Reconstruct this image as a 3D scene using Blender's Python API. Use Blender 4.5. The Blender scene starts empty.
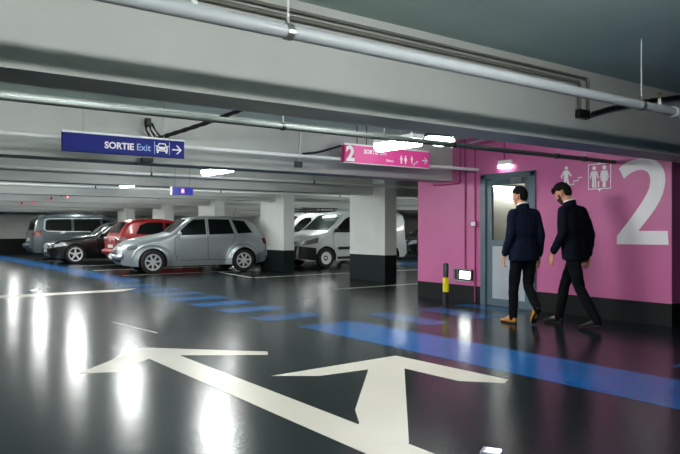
import bpy, bmesh, math, random
from mathutils import Vector, Matrix, Euler, noise
random.seed(7)
PI = math.pi
SC = bpy.context.scene
COL = SC.collection

# ------------------------------------------------------------------ helpers
def s2l(c):
    return tuple(((v/255)/12.92 if v/255 <= .04045 else ((v/255+.055)/1.055)**2.4) for v in c)

def mat(name, rgb, rough=.5, metal=0., var=.0, vscale=8., bump=0., bscale=60., coat=0., spec=.5, lin=False, emis=None, estr=0.):
    m = bpy.data.materials.new(name); m.use_nodes = True
    nt = m.node_tree; b = nt.nodes['Principled BSDF']
    c = rgb if lin else s2l(rgb)
    b.inputs['Base Color'].default_value = (*c, 1)
    b.inputs['Roughness'].default_value = rough
    b.inputs['Metallic'].default_value = metal
    b.inputs['Specular IOR Level'].default_value = spec
    b.inputs['Coat Weight'].default_value = coat
    b.inputs['Coat Roughness'].default_value = .05
    tc = nt.nodes.new('ShaderNodeTexCoord')
    if var > 0:
        n = nt.nodes.new('ShaderNodeTexNoise'); n.inputs['Scale'].default_value = vscale; n.inputs['Detail'].default_value = 5
        nt.links.new(tc.outputs['Object'], n.inputs['Vector'])
        r = nt.nodes.new('ShaderNodeValToRGB')
        r.color_ramp.elements[0].position = .3; r.color_ramp.elements[1].position = .7
        r.color_ramp.elements[0].color = (*[max(0, v*(1-var)) for v in c], 1)
        r.color_ramp.elements[1].color = (*[min(1, v*(1+var)) for v in c], 1)
        nt.links.new(n.outputs['Fac'], r.inputs['Fac']); nt.links.new(r.outputs['Color'], b.inputs['Base Color'])
    if bump > 0:
        n2 = nt.nodes.new('ShaderNodeTexNoise'); n2.inputs['Scale'].default_value = bscale; n2.inputs['Detail'].default_value = 3
        nt.links.new(tc.outputs['Object'], n2.inputs['Vector'])
        bp = nt.nodes.new('ShaderNodeBump'); bp.inputs['Strength'].default_value = bump; bp.inputs['Distance'].default_value = .01
        nt.links.new(n2.outputs['Fac'], bp.inputs['Height']); nt.links.new(bp.outputs['Normal'], b.inputs['Normal'])
    if emis is not None:
        b.inputs['Emission Color'].default_value = (*emis, 1); b.inputs['Emission Strength'].default_value = estr
    return m

def obj(name, bm, m, parent=None, smooth=None, mats=None):
    me = bpy.data.meshes.new(name); bm.to_mesh(me); bm.free()
    o = bpy.data.objects.new(name, me); COL.objects.link(o)
    for x in (mats or [m]): me.materials.append(x)
    if parent: o.parent = parent
    if smooth is not None:
        me.polygons.foreach_set('use_smooth', [True]*len(me.polygons))
        me.set_sharp_from_angle(angle=math.radians(smooth))
    return o

def thing(name, label, cat, loc=(0, 0, 0), rz=0, group=None):
    o = bpy.data.objects.new(name, None); COL.objects.link(o); o.empty_display_size = .1
    o.location = loc; o.rotation_euler = (0, 0, rz); o['label'] = label; o['category'] = cat
    if group: o['group'] = group
    return o

def tag(o, label, cat, group=None, kind=None):
    if label: o['label'] = label
    if cat: o['category'] = cat
    if group: o['group'] = group
    if kind: o['kind'] = kind
    return o

def struct(name, bm, m, parent=None, smooth=None, mats=None):
    o = obj(name, bm, m, parent, smooth, mats)
    o['kind'] = 'structure'
    return o

def box(bm, x0, x1, y0, y1, z0, z1, bev=0):
    r = bmesh.ops.create_cube(bm, size=1)
    bmesh.ops.scale(bm, vec=(x1-x0, y1-y0, z1-z0), verts=r['verts'])
    bmesh.ops.translate(bm, vec=((x0+x1)/2, (y0+y1)/2, (z0+z1)/2), verts=r['verts'])
    if bev:
        es = list({e for v in r['verts'] for e in v.link_edges})
        bmesh.ops.bevel(bm, geom=es, offset=bev, segments=2, affect='EDGES', profile=.6)
    return bm

def B(*a, **k): return box(bmesh.new(), *a, **k)

def ring_frame(d):
    d = d.normalized(); up = Vector((0, 0, 1))
    if abs(d.z) > .95: up = Vector((1, 0, 0))
    a = d.cross(up).normalized(); b = a.cross(d).normalized()
    return a, b

def tube(bm, pts, r, seg=10, cap=True):
    """swept tube along pts; r a number or one per point"""
    pts = [Vector(p) for p in pts]; n = len(pts)
    rs = r if isinstance(r, (list, tuple)) else [r]*n
    prev = None; rings = []
    for i, p in enumerate(pts):
        if i == 0: d = pts[1]-p
        elif i == n-1: d = p-pts[i-1]
        else: d = (pts[i+1]-p).normalized()+(p-pts[i-1]).normalized()
        if d.length < 1e-6: d = Vector((0, 0, 1))
        d.normalize()
        if prev is None: a, b = ring_frame(d)
        else:
            a = prev-d*prev.dot(d)
            a = a.normalized() if a.length > 1e-4 else ring_frame(d)[0]
            b = a.cross(d).normalized()
        prev = a
        rings.append([bm.verts.new(p+(a*math.cos(2*PI*k/seg)+b*math.sin(2*PI*k/seg))*rs[i]) for k in range(seg)])
    for i in range(n-1):
        for k in range(seg):
            bm.faces.new((rings[i][k], rings[i][(k+1) % seg], rings[i+1][(k+1) % seg], rings[i+1][k]))
    if cap:
        bm.faces.new(list(reversed(rings[0]))); bm.faces.new(rings[-1])
    bmesh.ops.recalc_face_normals(bm, faces=bm.faces[:])
    return bm

def T(*a, **k): return tube(bmesh.new(), *a, **k)

def lathe(bm, prof, axis='z', seg=32, c=(0, 0, 0), cap=True):
    """prof: (radius, height) closed or open profile revolved round the axis"""
    rings = []
    for (r, h) in prof:
        ring = []
        for k in range(seg):
            t = 2*PI*k/seg; u, v = r*math.cos(t), r*math.sin(t)
            p = (u, v, h) if axis == 'z' else ((u, h, v) if axis == 'y' else (h, u, v))
            ring.append(bm.verts.new(Vector(p)+Vector(c)))
        rings.append(ring)
    for i in range(len(rings)-1):
        for k in range(seg):
            bm.faces.new((rings[i][k], rings[i][(k+1) % seg], rings[i+1][(k+1) % seg], rings[i+1][k]))
    if cap:
        bm.faces.new(list(reversed(rings[0]))); bm.faces.new(rings[-1])
    bmesh.ops.recalc_face_normals(bm, faces=bm.faces[:])
    return bm

def ellipsoid(bm, c, r, seg=20, rings=12, rot=None):
    res = bmesh.ops.create_uvsphere(bm, u_segments=seg, v_segments=rings, radius=1)
    M = Matrix.Translation(Vector(c)) @ (rot.to_4x4() if rot else Matrix()) @ Matrix.Diagonal((*r, 1))
    bmesh.ops.transform(bm, matrix=M, verts=res['verts'])
    return bm

def plate(bm, pts, to3d, t0, t1):
    """flat polygon pts (u,v) extruded from depth t0 to t1 through to3d(u,v,t)"""
    a = [bm.verts.new(to3d(u, v, t0)) for u, v in pts]; b = [bm.verts.new(to3d(u, v, t1)) for u, v in pts]
    n = len(pts)
    f = [bm.faces.new(a), bm.faces.new(list(reversed(b)))]
    for i in range(n): bm.faces.new((a[i], b[i], b[(i+1) % n], a[(i+1) % n]))
    for x in f: x.normal_update()
    bmesh.ops.triangulate(bm, faces=f)
    bmesh.ops.recalc_face_normals(bm, faces=bm.faces[:])
    return bm

def floor_poly(name, pts, m, z=.0015, zb=.0002):
    return obj(name, plate(bmesh.new(), pts, lambda u, v, t: Vector((u, v, t)), zb, z), m)

def disc2d(cx, cy, r, n=20, sx=1, sy=1):
    return [(cx+r*sx*math.cos(2*PI*k/n), cy+r*sy*math.sin(2*PI*k/n)) for k in range(n)]

def strip2d(pts, w):
    """outline of an open polyline with width w"""
    L, R = [], []
    for i, p in enumerate(pts):
        p = Vector(p)
        d = Vector(pts[min(i+1, len(pts)-1)])-Vector(pts[max(i-1, 0)]); d.normalize()
        n = Vector((-d.y, d.x))
        L.append(tuple(p+n*w/2)); R.append(tuple(p-n*w/2))
    return L+R[::-1]

def text_bm(s, size, M, bold=0., extrude=.0015, align='LEFT'):
    cu = bpy.data.curves.new('lettering', 'FONT'); cu.body = s; cu.size = size; cu.extrude = extrude; cu.offset = bold
    cu.align_x = align; cu.resolution_u = 4
    t = bpy.data.objects.new('lettering', cu); COL.objects.link(t)
    dg = bpy.context.evaluated_depsgraph_get()
    me = bpy.data.meshes.new_from_object(t.evaluated_get(dg))
    bm = bmesh.new(); bm.from_mesh(me); bmesh.ops.transform(bm, matrix=M, verts=bm.verts[:])
    COL.objects.unlink(t); bpy.data.objects.remove(t); bpy.data.curves.remove(cu); bpy.data.meshes.remove(me)
    return bm

def merge(dst, src):
    me = bpy.data.meshes.new('tmp'); src.to_mesh(me); src.free(); dst.from_mesh(me); bpy.data.meshes.remove(me); return dst

def evaluated(bm, mods):
    """run modifiers on a bmesh and return the resulting bmesh"""
    me = bpy.data.meshes.new('tmp'); bm.to_mesh(me); bm.free()
    o = bpy.data.objects.new('tmp', me); COL.objects.link(o)
    extra = mods(o)
    dg = bpy.context.evaluated_depsgraph_get(); dg.update()
    m2 = bpy.data.meshes.new_from_object(o.evaluated_get(dg))
    out = bmesh.new(); out.from_mesh(m2)
    bpy.data.objects.remove(o); bpy.data.meshes.remove(me)
    for x in extra or []: bpy.data.objects.remove(x)
    return out, m2

def remesh(bm, vox, smooth=3, fac=.5):
    bmesh.ops.recalc_face_normals(bm, faces=bm.faces[:])
    def mods(o):
        r = o.modifiers.new('r', 'REMESH'); r.mode = 'VOXEL'; r.voxel_size = vox
        if smooth:
            s = o.modifiers.new('s', 'SMOOTH'); s.iterations = smooth; s.factor = fac
    out, m2 = evaluated(bm, mods); bpy.data.meshes.remove(m2)
    return out

def wrinkle(bm, amp, sx, sz, seed=0):
    bm.normal_update()
    mv = []
    for v in bm.verts:
        q = Vector((v.co.x*sx, v.co.y*sx, v.co.z*sz))+Vector((seed*3.1, seed*1.7, seed))
        mv.append((v, v.normal*(noise.noise(q)*amp+noise.noise(q*2.3)*amp*.4)))
    for v, d in mv: v.co += d
    return bm

def copy_tree(o, parent=None):
    c = o.copy(); COL.objects.link(c); c.parent = parent
    for ch in list(o.children): copy_tree(ch, c)
    return c

# ------------------------------------------------------------------ materials
def floor_material(name, rgb, rough, rvar=.015, cvar=.12):
    m = bpy.data.materials.new(name); m.use_nodes = True
    nt = m.node_tree; b = nt.nodes['Principled BSDF']; L = nt.links.new
    c = s2l(rgb)
    g = nt.nodes.new('ShaderNodeNewGeometry')
    n1 = nt.nodes.new('ShaderNodeTexNoise'); n1.inputs['Scale'].default_value = .9; n1.inputs['Detail'].default_value = 6; n1.inputs['Roughness'].default_value = .65
    L(g.outputs['Position'], n1.inputs['Vector'])
    r = nt.nodes.new('ShaderNodeValToRGB'); r.color_ramp.elements[0].position = .3; r.color_ramp.elements[1].position = .72
    r.color_ramp.elements[0].color = (*[v*(1-cvar) for v in c], 1); r.color_ramp.elements[1].color = (*[v*(1+cvar) for v in c], 1)
    L(n1.outputs['Fac'], r.inputs['Fac']); L(r.outputs['Color'], b.inputs['Base Color'])
    n2 = nt.nodes.new('ShaderNodeTexNoise'); n2.inputs['Scale'].default_value = .8; n2.inputs['Detail'].default_value = 2
    L(g.outputs['Position'], n2.inputs['Vector'])
    mr = nt.nodes.new('ShaderNodeMapRange'); mr.inputs['From Min'].default_value = .3; mr.inputs['From Max'].default_value = .7
    mr.inputs['To Min'].default_value = rough-rvar; mr.inputs['To Max'].default_value = rough+rvar
    L(n2.outputs['Fac'], mr.inputs['Value']); L(mr.outputs['Result'], b.inputs['Roughness'])
    n3 = nt.nodes.new('ShaderNodeTexNoise'); n3.inputs['Scale'].default_value = 28; n3.inputs['Detail'].default_value = 3
    L(g.outputs['Position'], n3.inputs['Vector'])
    bp = nt.nodes.new('ShaderNodeBump'); bp.inputs['Strength'].default_value = .24; bp.inputs['Distance'].default_value = .004
    L(n3.outputs['Fac'], bp.inputs['Height']); L(bp.outputs['Normal'], b.inputs['Normal'])
    b.inputs['Specular IOR Level'].default_value = .16
    return m

def band_material(name, rgb, band, h):
    """painted wall or column with a dark paint band up to height h"""
    m = mat(name, rgb, .55, var=.05, vscale=1.6, bump=.12, bscale=45)
    nt = m.node_tree; b = nt.nodes['Principled BSDF']
    g = nt.nodes.new('ShaderNodeNewGeometry'); s = nt.nodes.new('ShaderNodeSeparateXYZ'); nt.links.new(g.outputs['Position'], s.inputs[0])
    lt = nt.nodes.new('ShaderNodeMath'); lt.operation = 'LESS_THAN'; lt.inputs[1].default_value = h
    nt.links.new(s.outputs['Z'], lt.inputs[0])
    b.inputs['Specular IOR Level'].default_value = .2
    src = b.inputs['Base Color'].links[0].from_socket
    mx = nt.nodes.new('ShaderNodeMix'); mx.data_type = 'RGBA'
    nt.links.new(lt.outputs[0], mx.inputs[0]); nt.links.new(src, mx.inputs[6]); mx.inputs[7].default_value = (*s2l(band), 1)
    nt.links.new(mx.outputs[2], b.inputs['Base Color'])
    return m

M = {}
M['floor'] = floor_material('epoxy floor', (19, 28, 30), .205)
M['blue_floor'] = floor_material('blue floor paint', (8, 74, 130), .205, cvar=.06)
M['white_floor'] = floor_material('white floor paint', (172, 168, 158), .36, cvar=.06)
M['concrete'] = mat('painted concrete', (196, 198, 194), .6, var=.06, vscale=1.3, bump=.1, bscale=30)
M['ceiling'] = mat('grey ceiling', (186, 208, 203), .75, var=.06, vscale=.9, bump=.1, bscale=25)
M['pink'] = mat('pink wall paint', (190, 98, 148), .45, var=.05, vscale=1.5, bump=.12, bscale=40)
M['pinkpipe'] = mat('pink pipe paint', (150, 40, 95), .4, var=.05)
M['black_band'] = mat('black wall paint', (18, 24, 24), .55, var=.2, vscale=4, spec=.2)
M['column'] = band_material('white column paint', (206, 208, 205), (14, 24, 25), .618)
M['farwall'] = band_material('white wall paint', (200, 200, 194), (16, 18, 18), .75)
M['white'] = mat('white enamel', (226, 228, 228), .3, var=.03, vscale=5)
M['pipe_paint'] = mat('white pipe paint', (182, 187, 191), .4, var=.03, vscale=5)
M['white_matt'] = mat('white vinyl', (232, 228, 232), .5, var=.02)
M['greypipe'] = mat('grey pipe paint', (86, 93, 91), .75, var=.1, vscale=4)
M['conduit'] = mat('dull grey conduit', (112, 112, 104), .5, var=.1, vscale=6)
M['steel'] = mat('galvanised steel', (150, 156, 155), .35, .8, var=.1, vscale=20)
M['dark'] = mat('dark plastic', (10, 10, 11), .45, var=.2, vscale=30)
M['cable'] = mat('black cable', (12, 12, 13), .5, var=.2, bump=.5, bscale=150)
M['brass'] = mat('brass', (170, 130, 60), .3, 1, var=.1, vscale=30)
M['lamp'] = mat('lamp diffuser', (250, 250, 245), .4, emis=(.97, 1, .975), estr=1)
M['lamp_dim'] = mat('dim lamp diffuser', (250, 250, 245), .4, emis=(1, .985, .95), estr=7)
M['lamp_fill'] = mat('fill lamp diffuser', (250, 250, 245), .4, emis=(.97, 1, .975), estr=36)  # weaker glow for the added, unseen fill lamps
M['doorframe'] = mat('grey door frame', (84, 102, 112), .4, var=.05, vscale=6)
M['doorpanel'] = mat('grey door panel', (172, 177, 184), .4, var=.04, vscale=3)
M['cream'] = mat('cream lobby paint', (206, 203, 192), .6, var=.04, vscale=2)
M['blue_sign'] = mat('blue sign face', (6, 24, 112), .5, var=.04, vscale=5, spec=.2)
M['light_blue'] = mat('light blue lettering', (140, 170, 225), .4, var=.02)
M['pink_sign'] = mat('pink sign face', (225, 70, 150), .4, var=.04, vscale=5)
M['magenta'] = mat('dark magenta panel', (190, 20, 110), .4, var=.04, vscale=5)
M['yellow'] = mat('yellow paint', (225, 205, 20), .4, var=.05)
M['tyre'] = mat('tyre rubber', (14, 14, 15), .75, var=.2, vscale=30)
M['chrome'] = mat('chrome', (218, 221, 224), .18, .45, var=.05, vscale=20)
M['alloy'] = mat('alloy', (196, 199, 202), .3, .25, var=.05, vscale=20)
M['glass'] = mat('car glass', (8, 12, 12), .05, var=.2, vscale=2, spec=.3)
M['well'] = mat('wheel well', (8, 8, 9), .8, var=.2)
M['trim'] = mat('black trim', (14, 15, 16), .45, var=.15, vscale=20)
M['lens'] = mat('headlamp lens', (120, 126, 128), .15, .3, var=.35, vscale=45, coat=.4)
M['redlens'] = mat('red lamp lens', (85, 7, 10), .25, var=.3, vscale=25, coat=.2)
M['platew'] = mat('number plate', (200, 202, 196), .4, var=.08, vscale=30)
def paint(n, rgb, metal, rough=.3): return mat(n, rgb, rough, metal, var=.05, vscale=40, coat=.35)
M['p_silver'] = paint('silver car paint', (158, 164, 167), .7, .36)
M['p_black'] = paint('black car paint', (9, 10, 11), .2, .25)
M['p_red'] = paint('red car paint', (138, 10, 17), .1, .35)
M['p_white'] = paint('white car paint', (200, 203, 204), .0, .35)
M['p_grey'] = paint('grey car paint', (62, 71, 74), .3, .35)
M['skin'] = mat('skin', (196, 140, 112), .5, var=.08, vscale=25)
M['hair'] = mat('dark brown hair', (11, 8, 7), .75, var=.4, vscale=90, bump=.6, bscale=160, spec=.15)
M['beard'] = mat('brown beard', (58, 34, 24), .7, var=.3, vscale=120, bump=.6, bscale=200)
M['navy'] = mat('navy wool', (8, 15, 32), .9, var=.25, vscale=60, bump=.25, bscale=350, spec=.12)
M['navy_dark'] = mat('black navy wool', (7, 12, 23), .9, var=.25, vscale=60, bump=.25, bscale=350, spec=.12)
M['trousers'] = mat('dark trousers', (7, 10, 14), .9, var=.25, vscale=60, bump=.25, bscale=350, spec=.12)
M['shirt'] = mat('white shirt cotton', (225, 222, 220), .7, var=.04, vscale=30)
M['tan'] = mat('tan leather', (176, 118, 44), .4, var=.15, vscale=25)
M['blackleather'] = mat('black leather', (10, 9, 9), .55, var=.2, vscale=25)
M['sole'] = mat('shoe sole', (38, 26, 18), .6, var=.2, vscale=30)
M['led_red'] = mat('red indicator', (200, 20, 20), .4, emis=(1, .03, .03), estr=1.0)
M['led_blue'] = mat('floor stud lens', (180, 190, 230), .2, emis=(.55, .62, 1), estr=1.6)
M['emergency'] = mat('emergency lamp lens', (240, 245, 238), .4, emis=(.93, 1, .93), estr=10)

def pane_material():
    m = bpy.data.materials.new('door glass'); m.use_nodes = True
    nt = m.node_tree; nt.nodes.remove(nt.nodes['Principled BSDF']); out = nt.nodes['Material Output']
    t = nt.nodes.new('ShaderNodeBsdfTransparent'); t.inputs[0].default_value = (.9, .93, .92, 1)
    g = nt.nodes.new('ShaderNodeBsdfGlossy'); g.inputs['Roughness'].default_value = .03
    f = nt.nodes.new('ShaderNodeFresnel'); f.inputs['IOR'].default_value = 1.45
    mx = nt.nodes.new('ShaderNodeMixShader')
    nt.links.new(f.outputs[0], mx.inputs[0]); nt.links.new(t.outputs[0], mx.inputs[1]); nt.links.new(g.outputs[0], mx.inputs[2])
    nt.links.new(mx.outputs[0], out.inputs[0])
    return m
M['pane'] = pane_material()
LAMP = 84.
M['lamp'].node_tree.nodes['Principled BSDF'].inputs['Emission Strength'].default_value = LAMP

# ------------------------------------------------------------------ camera
YAW = math.radians(36.4)
cam = bpy.data.cameras.new('camera'); cam.sensor_width = 36; cam.lens = 661/680*36
cam.shift_y = (229-227)/680; cam.clip_start = .05
co = bpy.data.objects.new('camera', cam); COL.objects.link(co)
co.location = (0, 0, 1.235); co.rotation_euler = (PI/2, 0, -YAW)
SC.camera = co

# ------------------------------------------------------------------ room shell
X0, X1, Y0, Y1, ZC = -9., 34., -9., 41., 2.75
struct('floor', B(X0, X1, Y0, Y1, -.2, 0), M['floor'])
struct('ceiling', B(X0, X1, Y0, Y1, ZC, ZC+.2), M['ceiling'])
struct('wall_left', B(X0-.2, X0, Y0, Y1, 0, ZC), M['farwall'])
struct('wall_back', B(X0, X1, Y0-.2, Y0, 0, ZC), M['farwall'])
struct('wall_end', B(X1, X1+.2, Y0, Y1, 0, ZC), M['farwall'])
struct('wall_far', B(X0, X1, Y1, Y1+.2, 0, ZC), M['farwall'])
struct('wall_front', B(X0, 9.4, 36.7, 36.95, 0, ZC), M['farwall'])

# beams: straight face, soft undercut and a lip along the bottom
def beam_bm(x0, x1, yf, yb, zb=2.055):
    f = [(yf, ZC), (yf, 2.16), (yf+.003, 2.13), (yf+.003, 2.1), (yf, 2.08), (yf+.004, zb)]
    prof = f+[(2*((yf+yb)/2)-y, z) for y, z in reversed(f)]
    bm = bmesh.new()
    a = [bm.verts.new((x0, y, z)) for y, z in prof]; b = [bm.verts.new((x1, y, z)) for y, z in prof]
    n = len(prof)
    for i in range(n): bm.faces.new((a[i], a[(i+1) % n], b[(i+1) % n], b[i]))
    bm.faces.new(list(reversed(a))); bm.faces.new(b)
    bmesh.ops.recalc_face_normals(bm, faces=bm.faces[:])
    return bm
BEAMS = [-4.9, -.6, 3.7, 8.0]+[12.25+4.5*k for k in range(7)]
for yf in BEAMS:
    struct('ceiling_beam', beam_bm(X0, 8.3 if abs(yf-8) < .1 else X1, yf, yf+.4), M['concrete'], smooth=25)
# columns
for k in range(7):
    y = 11.8+4.5*k
    if y+1.35 > 36.6 and y < 37: continue
    struct('column', B(10.0, 10.36, y, y+1.35, 0, ZC), M['column'])
for k in range(0, 7, 1):
    y = 11.8+4.5*k
    struct('column', B(22.0, 22.4, y, y+1.35, 0, ZC), M['column'])

# pink block with the stair door
W, WT = 8.3, .14
bm = bmesh.new()
box(bm, W, W+WT, 7.34, 8.86, 0, ZC); box(bm, W, W+WT, 4.22, 6.27, 0, ZC); box(bm, W, W+WT, 6.27, 7.34, 2.12, ZC)
struct('wall_right', bm, M['pink'])
struct('wall_side', B(W+WT, 14, 4.22, 4.36, 0, ZC), M['pink'])
struct('wall_rear', B(W+WT, 14, 8.72, 8.86, 0, ZC), M['cream'])
struct('wall_inner', B(13.86, 14, 4.36, 8.72, 0, ZC), M['concrete'])
bm = bmesh.new(); box(bm, W-.004, W, 7.34, 8.864, 0, .29); box(bm, W-.004, W, 4.216, 6.27, 0, .29); box(bm, W-.004, 14, 4.216, 4.22, 0, .29)
struct('baseboard_right', bm, M['black_band'])
# stair lobby behind the door
struct('wall_lobby', B(11.5, 11.6, 4.4, 8.7, 0, 2.7), M['cream'])
struct('trim_lobby', B(8.5, 11.45, 4.4, 8.7, 2.6, 2.66), M['cream'])
bm = bmesh.new(); box(bm, W+WT, W+WT+.02, 4.4, 6.26, 0, 2.6); box(bm, W+WT, W+WT+.02, 7.35, 8.7, 0, 2.6); box(bm, W+WT, W+WT+.02, 6.26, 7.35, 2.13, 2.6)
struct('trim_lining', bm, M['cream'])

# door
dr = struct('door_1', B(W-.01, W+.05, 6.43, 7.18, 0, .001), M['doorframe'])
bm = bmesh.new()
box(bm, W-.035, W+WT, 7.24, 7.345, 0, 2.12, .006); box(bm, W-.035, W+WT, 6.265, 6.37, 0, 2.12, .006); box(bm, W-.035, W+WT, 6.265, 7.345, 2.04, 2.125, .006)
obj('door_frame', bm, M['doorframe'], dr)
bm = bmesh.new(); xa, xb = W+.0, W+.045
box(bm, xa, xb, 7.13, 7.235, .01, 2.03); box(bm, xa, xb, 6.375, 6.48, .01, 2.03)
box(bm, xa, xb, 6.48, 7.13, 1.94, 2.03); box(bm, xa, xb, 6.48, 7.13, .96, 1.06); box(bm, xa, xb, 6.48, 7.13, .01, .12)
leaf = obj('door_leaf', bm, M['doorframe'], dr)
obj('glass_pane', B(xa+.018, xa+.024, 6.475, 7.135, 1.055, 1.945), M['pane'], leaf)
o = obj('lower_panel', B(xa+.008, xa+.03, 6.475, 7.135, .115, .965), M['doorpanel'], leaf)
obj('door_handle', T([(xa-.01, 6.43, 1.05), (xa-.06, 6.43, 1.05), (xa-.06, 6.55, 1.05)], .011), M['steel'], leaf)
bm = B(xa-.05, xa, 6.5, 6.72, 1.96, 2.02, .004); tube(bm, [(xa-.03, 6.52, 2.02), (xa-.16, 6.44, 2.03), (xa-.03, 6.37, 2.05)], .009)
obj('door_closer', bm, M['steel'], leaf)
obj('pull_bar', T([(xa-.045, 6.455, 1.15), (xa-.045, 6.455, 1.9)], .012), M['white'], leaf)

# ------------------------------------------------------------------ floor markings
def stripe(pts, label, group='blue walkway stripes on the floor'):
    return tag(floor_poly('floor_stripe', pts, M['blue_floor'], .0013), label, 'floor marking', group)
def rect(x0, x1, y0, y1, sk=0): return [(x0, y0), (x1, y0+sk), (x1, y1+sk), (x0, y1)]
stripe(rect(4.55, 5.43, -5, 7.08), 'long broad blue stripe on the floor running in front of the two men')
stripe(rect(5.95, 6.38, 6.15, 7.5), 'short blue stripe on the floor just behind the long broad blue stripe')
stripe(rect(6.92, 7.42, 6.15, 7.5), 'short blue stripe on the floor beside the black and yellow bollard')
stripe(rect(7.85, 8.2, 6.35, 7.5), 'short blue stripe on the floor right at the grey door sill')
stripe(rect(5.95, 6.38, 1.7, 3.03), 'blue stripe end at the right edge of the floor beyond the broad stripe')
dl = ['blue floor dash nearest the long broad blue stripe', 'second blue floor dash counted back from the broad blue stripe', 'third blue floor dash counted back from the broad blue stripe',
      'fourth blue floor dash counted back from the broad blue stripe', 'fifth blue floor dash counted back from the broad blue stripe', 'blue floor dash sixth from the broad stripe, right of the white line end',
      'last blue floor dash before the silver car with chrome wheels']
for k, y in enumerate((7.68, 8.72, 9.72, 10.72, 11.7, 12.75, 14.0)):
    stripe(rect(4.45, 5.45, y, y+.52), dl[k])
stripe(rect(4.85, 5.6, 15.4, 35.5), 'long blue walkway band on the floor in front of the parked cars')
stripe(rect(15.2, 17.2, 16.6, 18.2), 'blue floor patch seen between the white column and the pink wall')

def wline(pts, label): return tag(floor_poly('floor_line', pts, M['white_floor'], .0011), label, 'floor marking', 'white bay lines on the floor')
wline([(-6, 13.1), (4.3, 13.1), (4.75, 13.55), (-6, 13.55)], 'wide white line across the driving lane at the left edge')
wline(rect(7.9, 16, 10.9, 11.03), 'thin white line passing in front of the nearest white column')
wline(rect(8.2, 15.5, 14.72, 14.84), 'white bay line in front of the second white column')
wline([(8.2, 14.84), (8.5, 17.3), (8.4, 17.3), (8.08, 14.84)], 'short slanting white line beneath the tail of the silver car')
for y, l in ((17.45, 'white bay line along the near side of the silver car'), (20.1, 'white bay line between the silver car and the red car'),
             (22.9, 'white bay line between the red car and the black saloon'), (27.2, 'white bay line between the black saloon and the grey people carrier')):
    wline(rect(5.75, 9.9, y, y+.11), l)
wline([(2.76, 8.86), (2.78, 8.87), (2.93, 7.62), (2.90, 7.6)], 'thin white scratch on the dark floor beyond the arrow')

bm = bmesh.new(); F3 = lambda u, v, t: Vector((u, v, t))
plate(bm, [(1.54, 5.86), (2.43, 6.76), (3.36, 5.79), (3.28, 5.64), (2.82, 5.95), (2.57, 6.13), (2.57, 2.0), (2.27, 2.0), (2.27, 6.14), (1.84, 5.74)], F3, .0002, .0018)
plate(bm, [(2.83, 4.81), (4.26, 4.86), (4.32, 3.54), (4.20, 3.48), (3.96, 3.75), (3.93, 4.37), (2.58, 2.83), (2.42, 2.9), (2.45, 3.16), (2.6, 3.32), (2.76, 3.57), (3.65, 4.53), (3.16, 4.57)], F3, .0002, .0022)
tag(obj('floor_arrow', bm, M['white_floor']), 'large white double headed arrow painted on the dark floor in front', 'floor marking')

def stud(x, y, rz, label):
    t = thing('floor_stud', label, 'floor stud', (x, y, 0), rz, 'light studs in the floor')
    obj('stud_body', B(-.055, .055, -.05, .05, 0, .016, .006), M['steel'], t)
    obj('lens', B(-.04, -.008, -.054, .03, .006, .0175, .003), M['led_blue'], t)
    obj('lens', B(.008, .04, -.054, .03, .006, .0175, .003), M['led_blue'], t)
stud(2.83, 2.44, .5, 'silver floor stud with lit lenses at the bottom edge')
stud(2.88, 14.24, .4, 'small bluish floor stud beyond the wide white line')

# ------------------------------------------------------------------ lamps
def lamp(x, y, z, label, L=.92, rz=PI/2, grp='fluorescent ceiling lamps', lm='lamp'):
    t = thing('ceiling_lamp', label, 'ceiling lamp', (x, y, z), rz, grp)
    bm = bmesh.new(); box(bm, -L/2, L/2, -.09, .09, .035, .085, .008)
    obj('housing', bm, M['white'], t)
    bm = bmesh.new()
    pr = [(.085, .034), (.085, -.012), (.06, -.04), (0, -.048), (-.06, -.04), (-.085, -.012), (-.085, .034)]
    a = [bm.verts.new((-L/2+.02, p, q)) for p, q in pr]; b = [bm.verts.new((L/2-.02, p, q)) for p, q in pr]
    for i in range(len(pr)): bm.faces.new((a[i], a[(i+1) % 7], b[(i+1) % 7], b[i]))
    bm.faces.new(a); bm.faces.new(list(reversed(b)))
    bmesh.ops.recalc_face_normals(bm, faces=bm.faces[:])
    obj('diffuser', bm, M[lm], t, smooth=50)
    for s in (-1, 1): obj('hanger_rod', T([(s*L*.35, 0, .08), (s*L*.35, 0, ZC-z)], .006, seg=6), M['steel'], t)
    return t
names = ['fluorescent tube lamp hanging in front of the pink sign', 'fluorescent tube lamp seen under the second beam right of the exit sign', 'fluorescent tube lamp third along the driving lane',
         'fluorescent tube lamp fourth along the driving lane', 'fluorescent tube lamp fifth along the driving lane', 'fluorescent tube lamp sixth along the driving lane', 'fluorescent tube lamp seventh along the driving lane']
for k, y in enumerate((5.56, 10.1, 14.4, 18.7, 23.0, 27.3, 31.6)):
    lamp(4.9, y, 2.175 if k == 0 else 2.2, names[k], L=.66 if k == 0 else .92)
lamp(2.9, .8, 2.43, 'added fluorescent lamp over the viewer, out of view, before the front beam', rz=0)  # out-of-view lamp added so the front beam face comes out bright
lamp(-.2, .8, 2.43, 'added fluorescent lamp over the viewer, out of view, left of the other one', rz=0)  # second added lamp outside the frame, also for the front beam
for k in range(4): lamp(13.0, 14.7+4.5*k, 2.64, ['nearest', 'second', 'third', 'farthest'][k]+' added fluorescent lamp tucked up unseen over the white van row', lm='lamp_fill')  # added fill above the vans, kept out of sight by the beams
for x, l in ((1.2, 'left'), (3.4, 'right')): lamp(x, 4.5, 2.64, 'added fluorescent lamp hidden behind the front beam, '+l+' of two', rz=0, lm='lamp_fill')  # added unseen pair that brightens the face of the second beam
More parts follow.
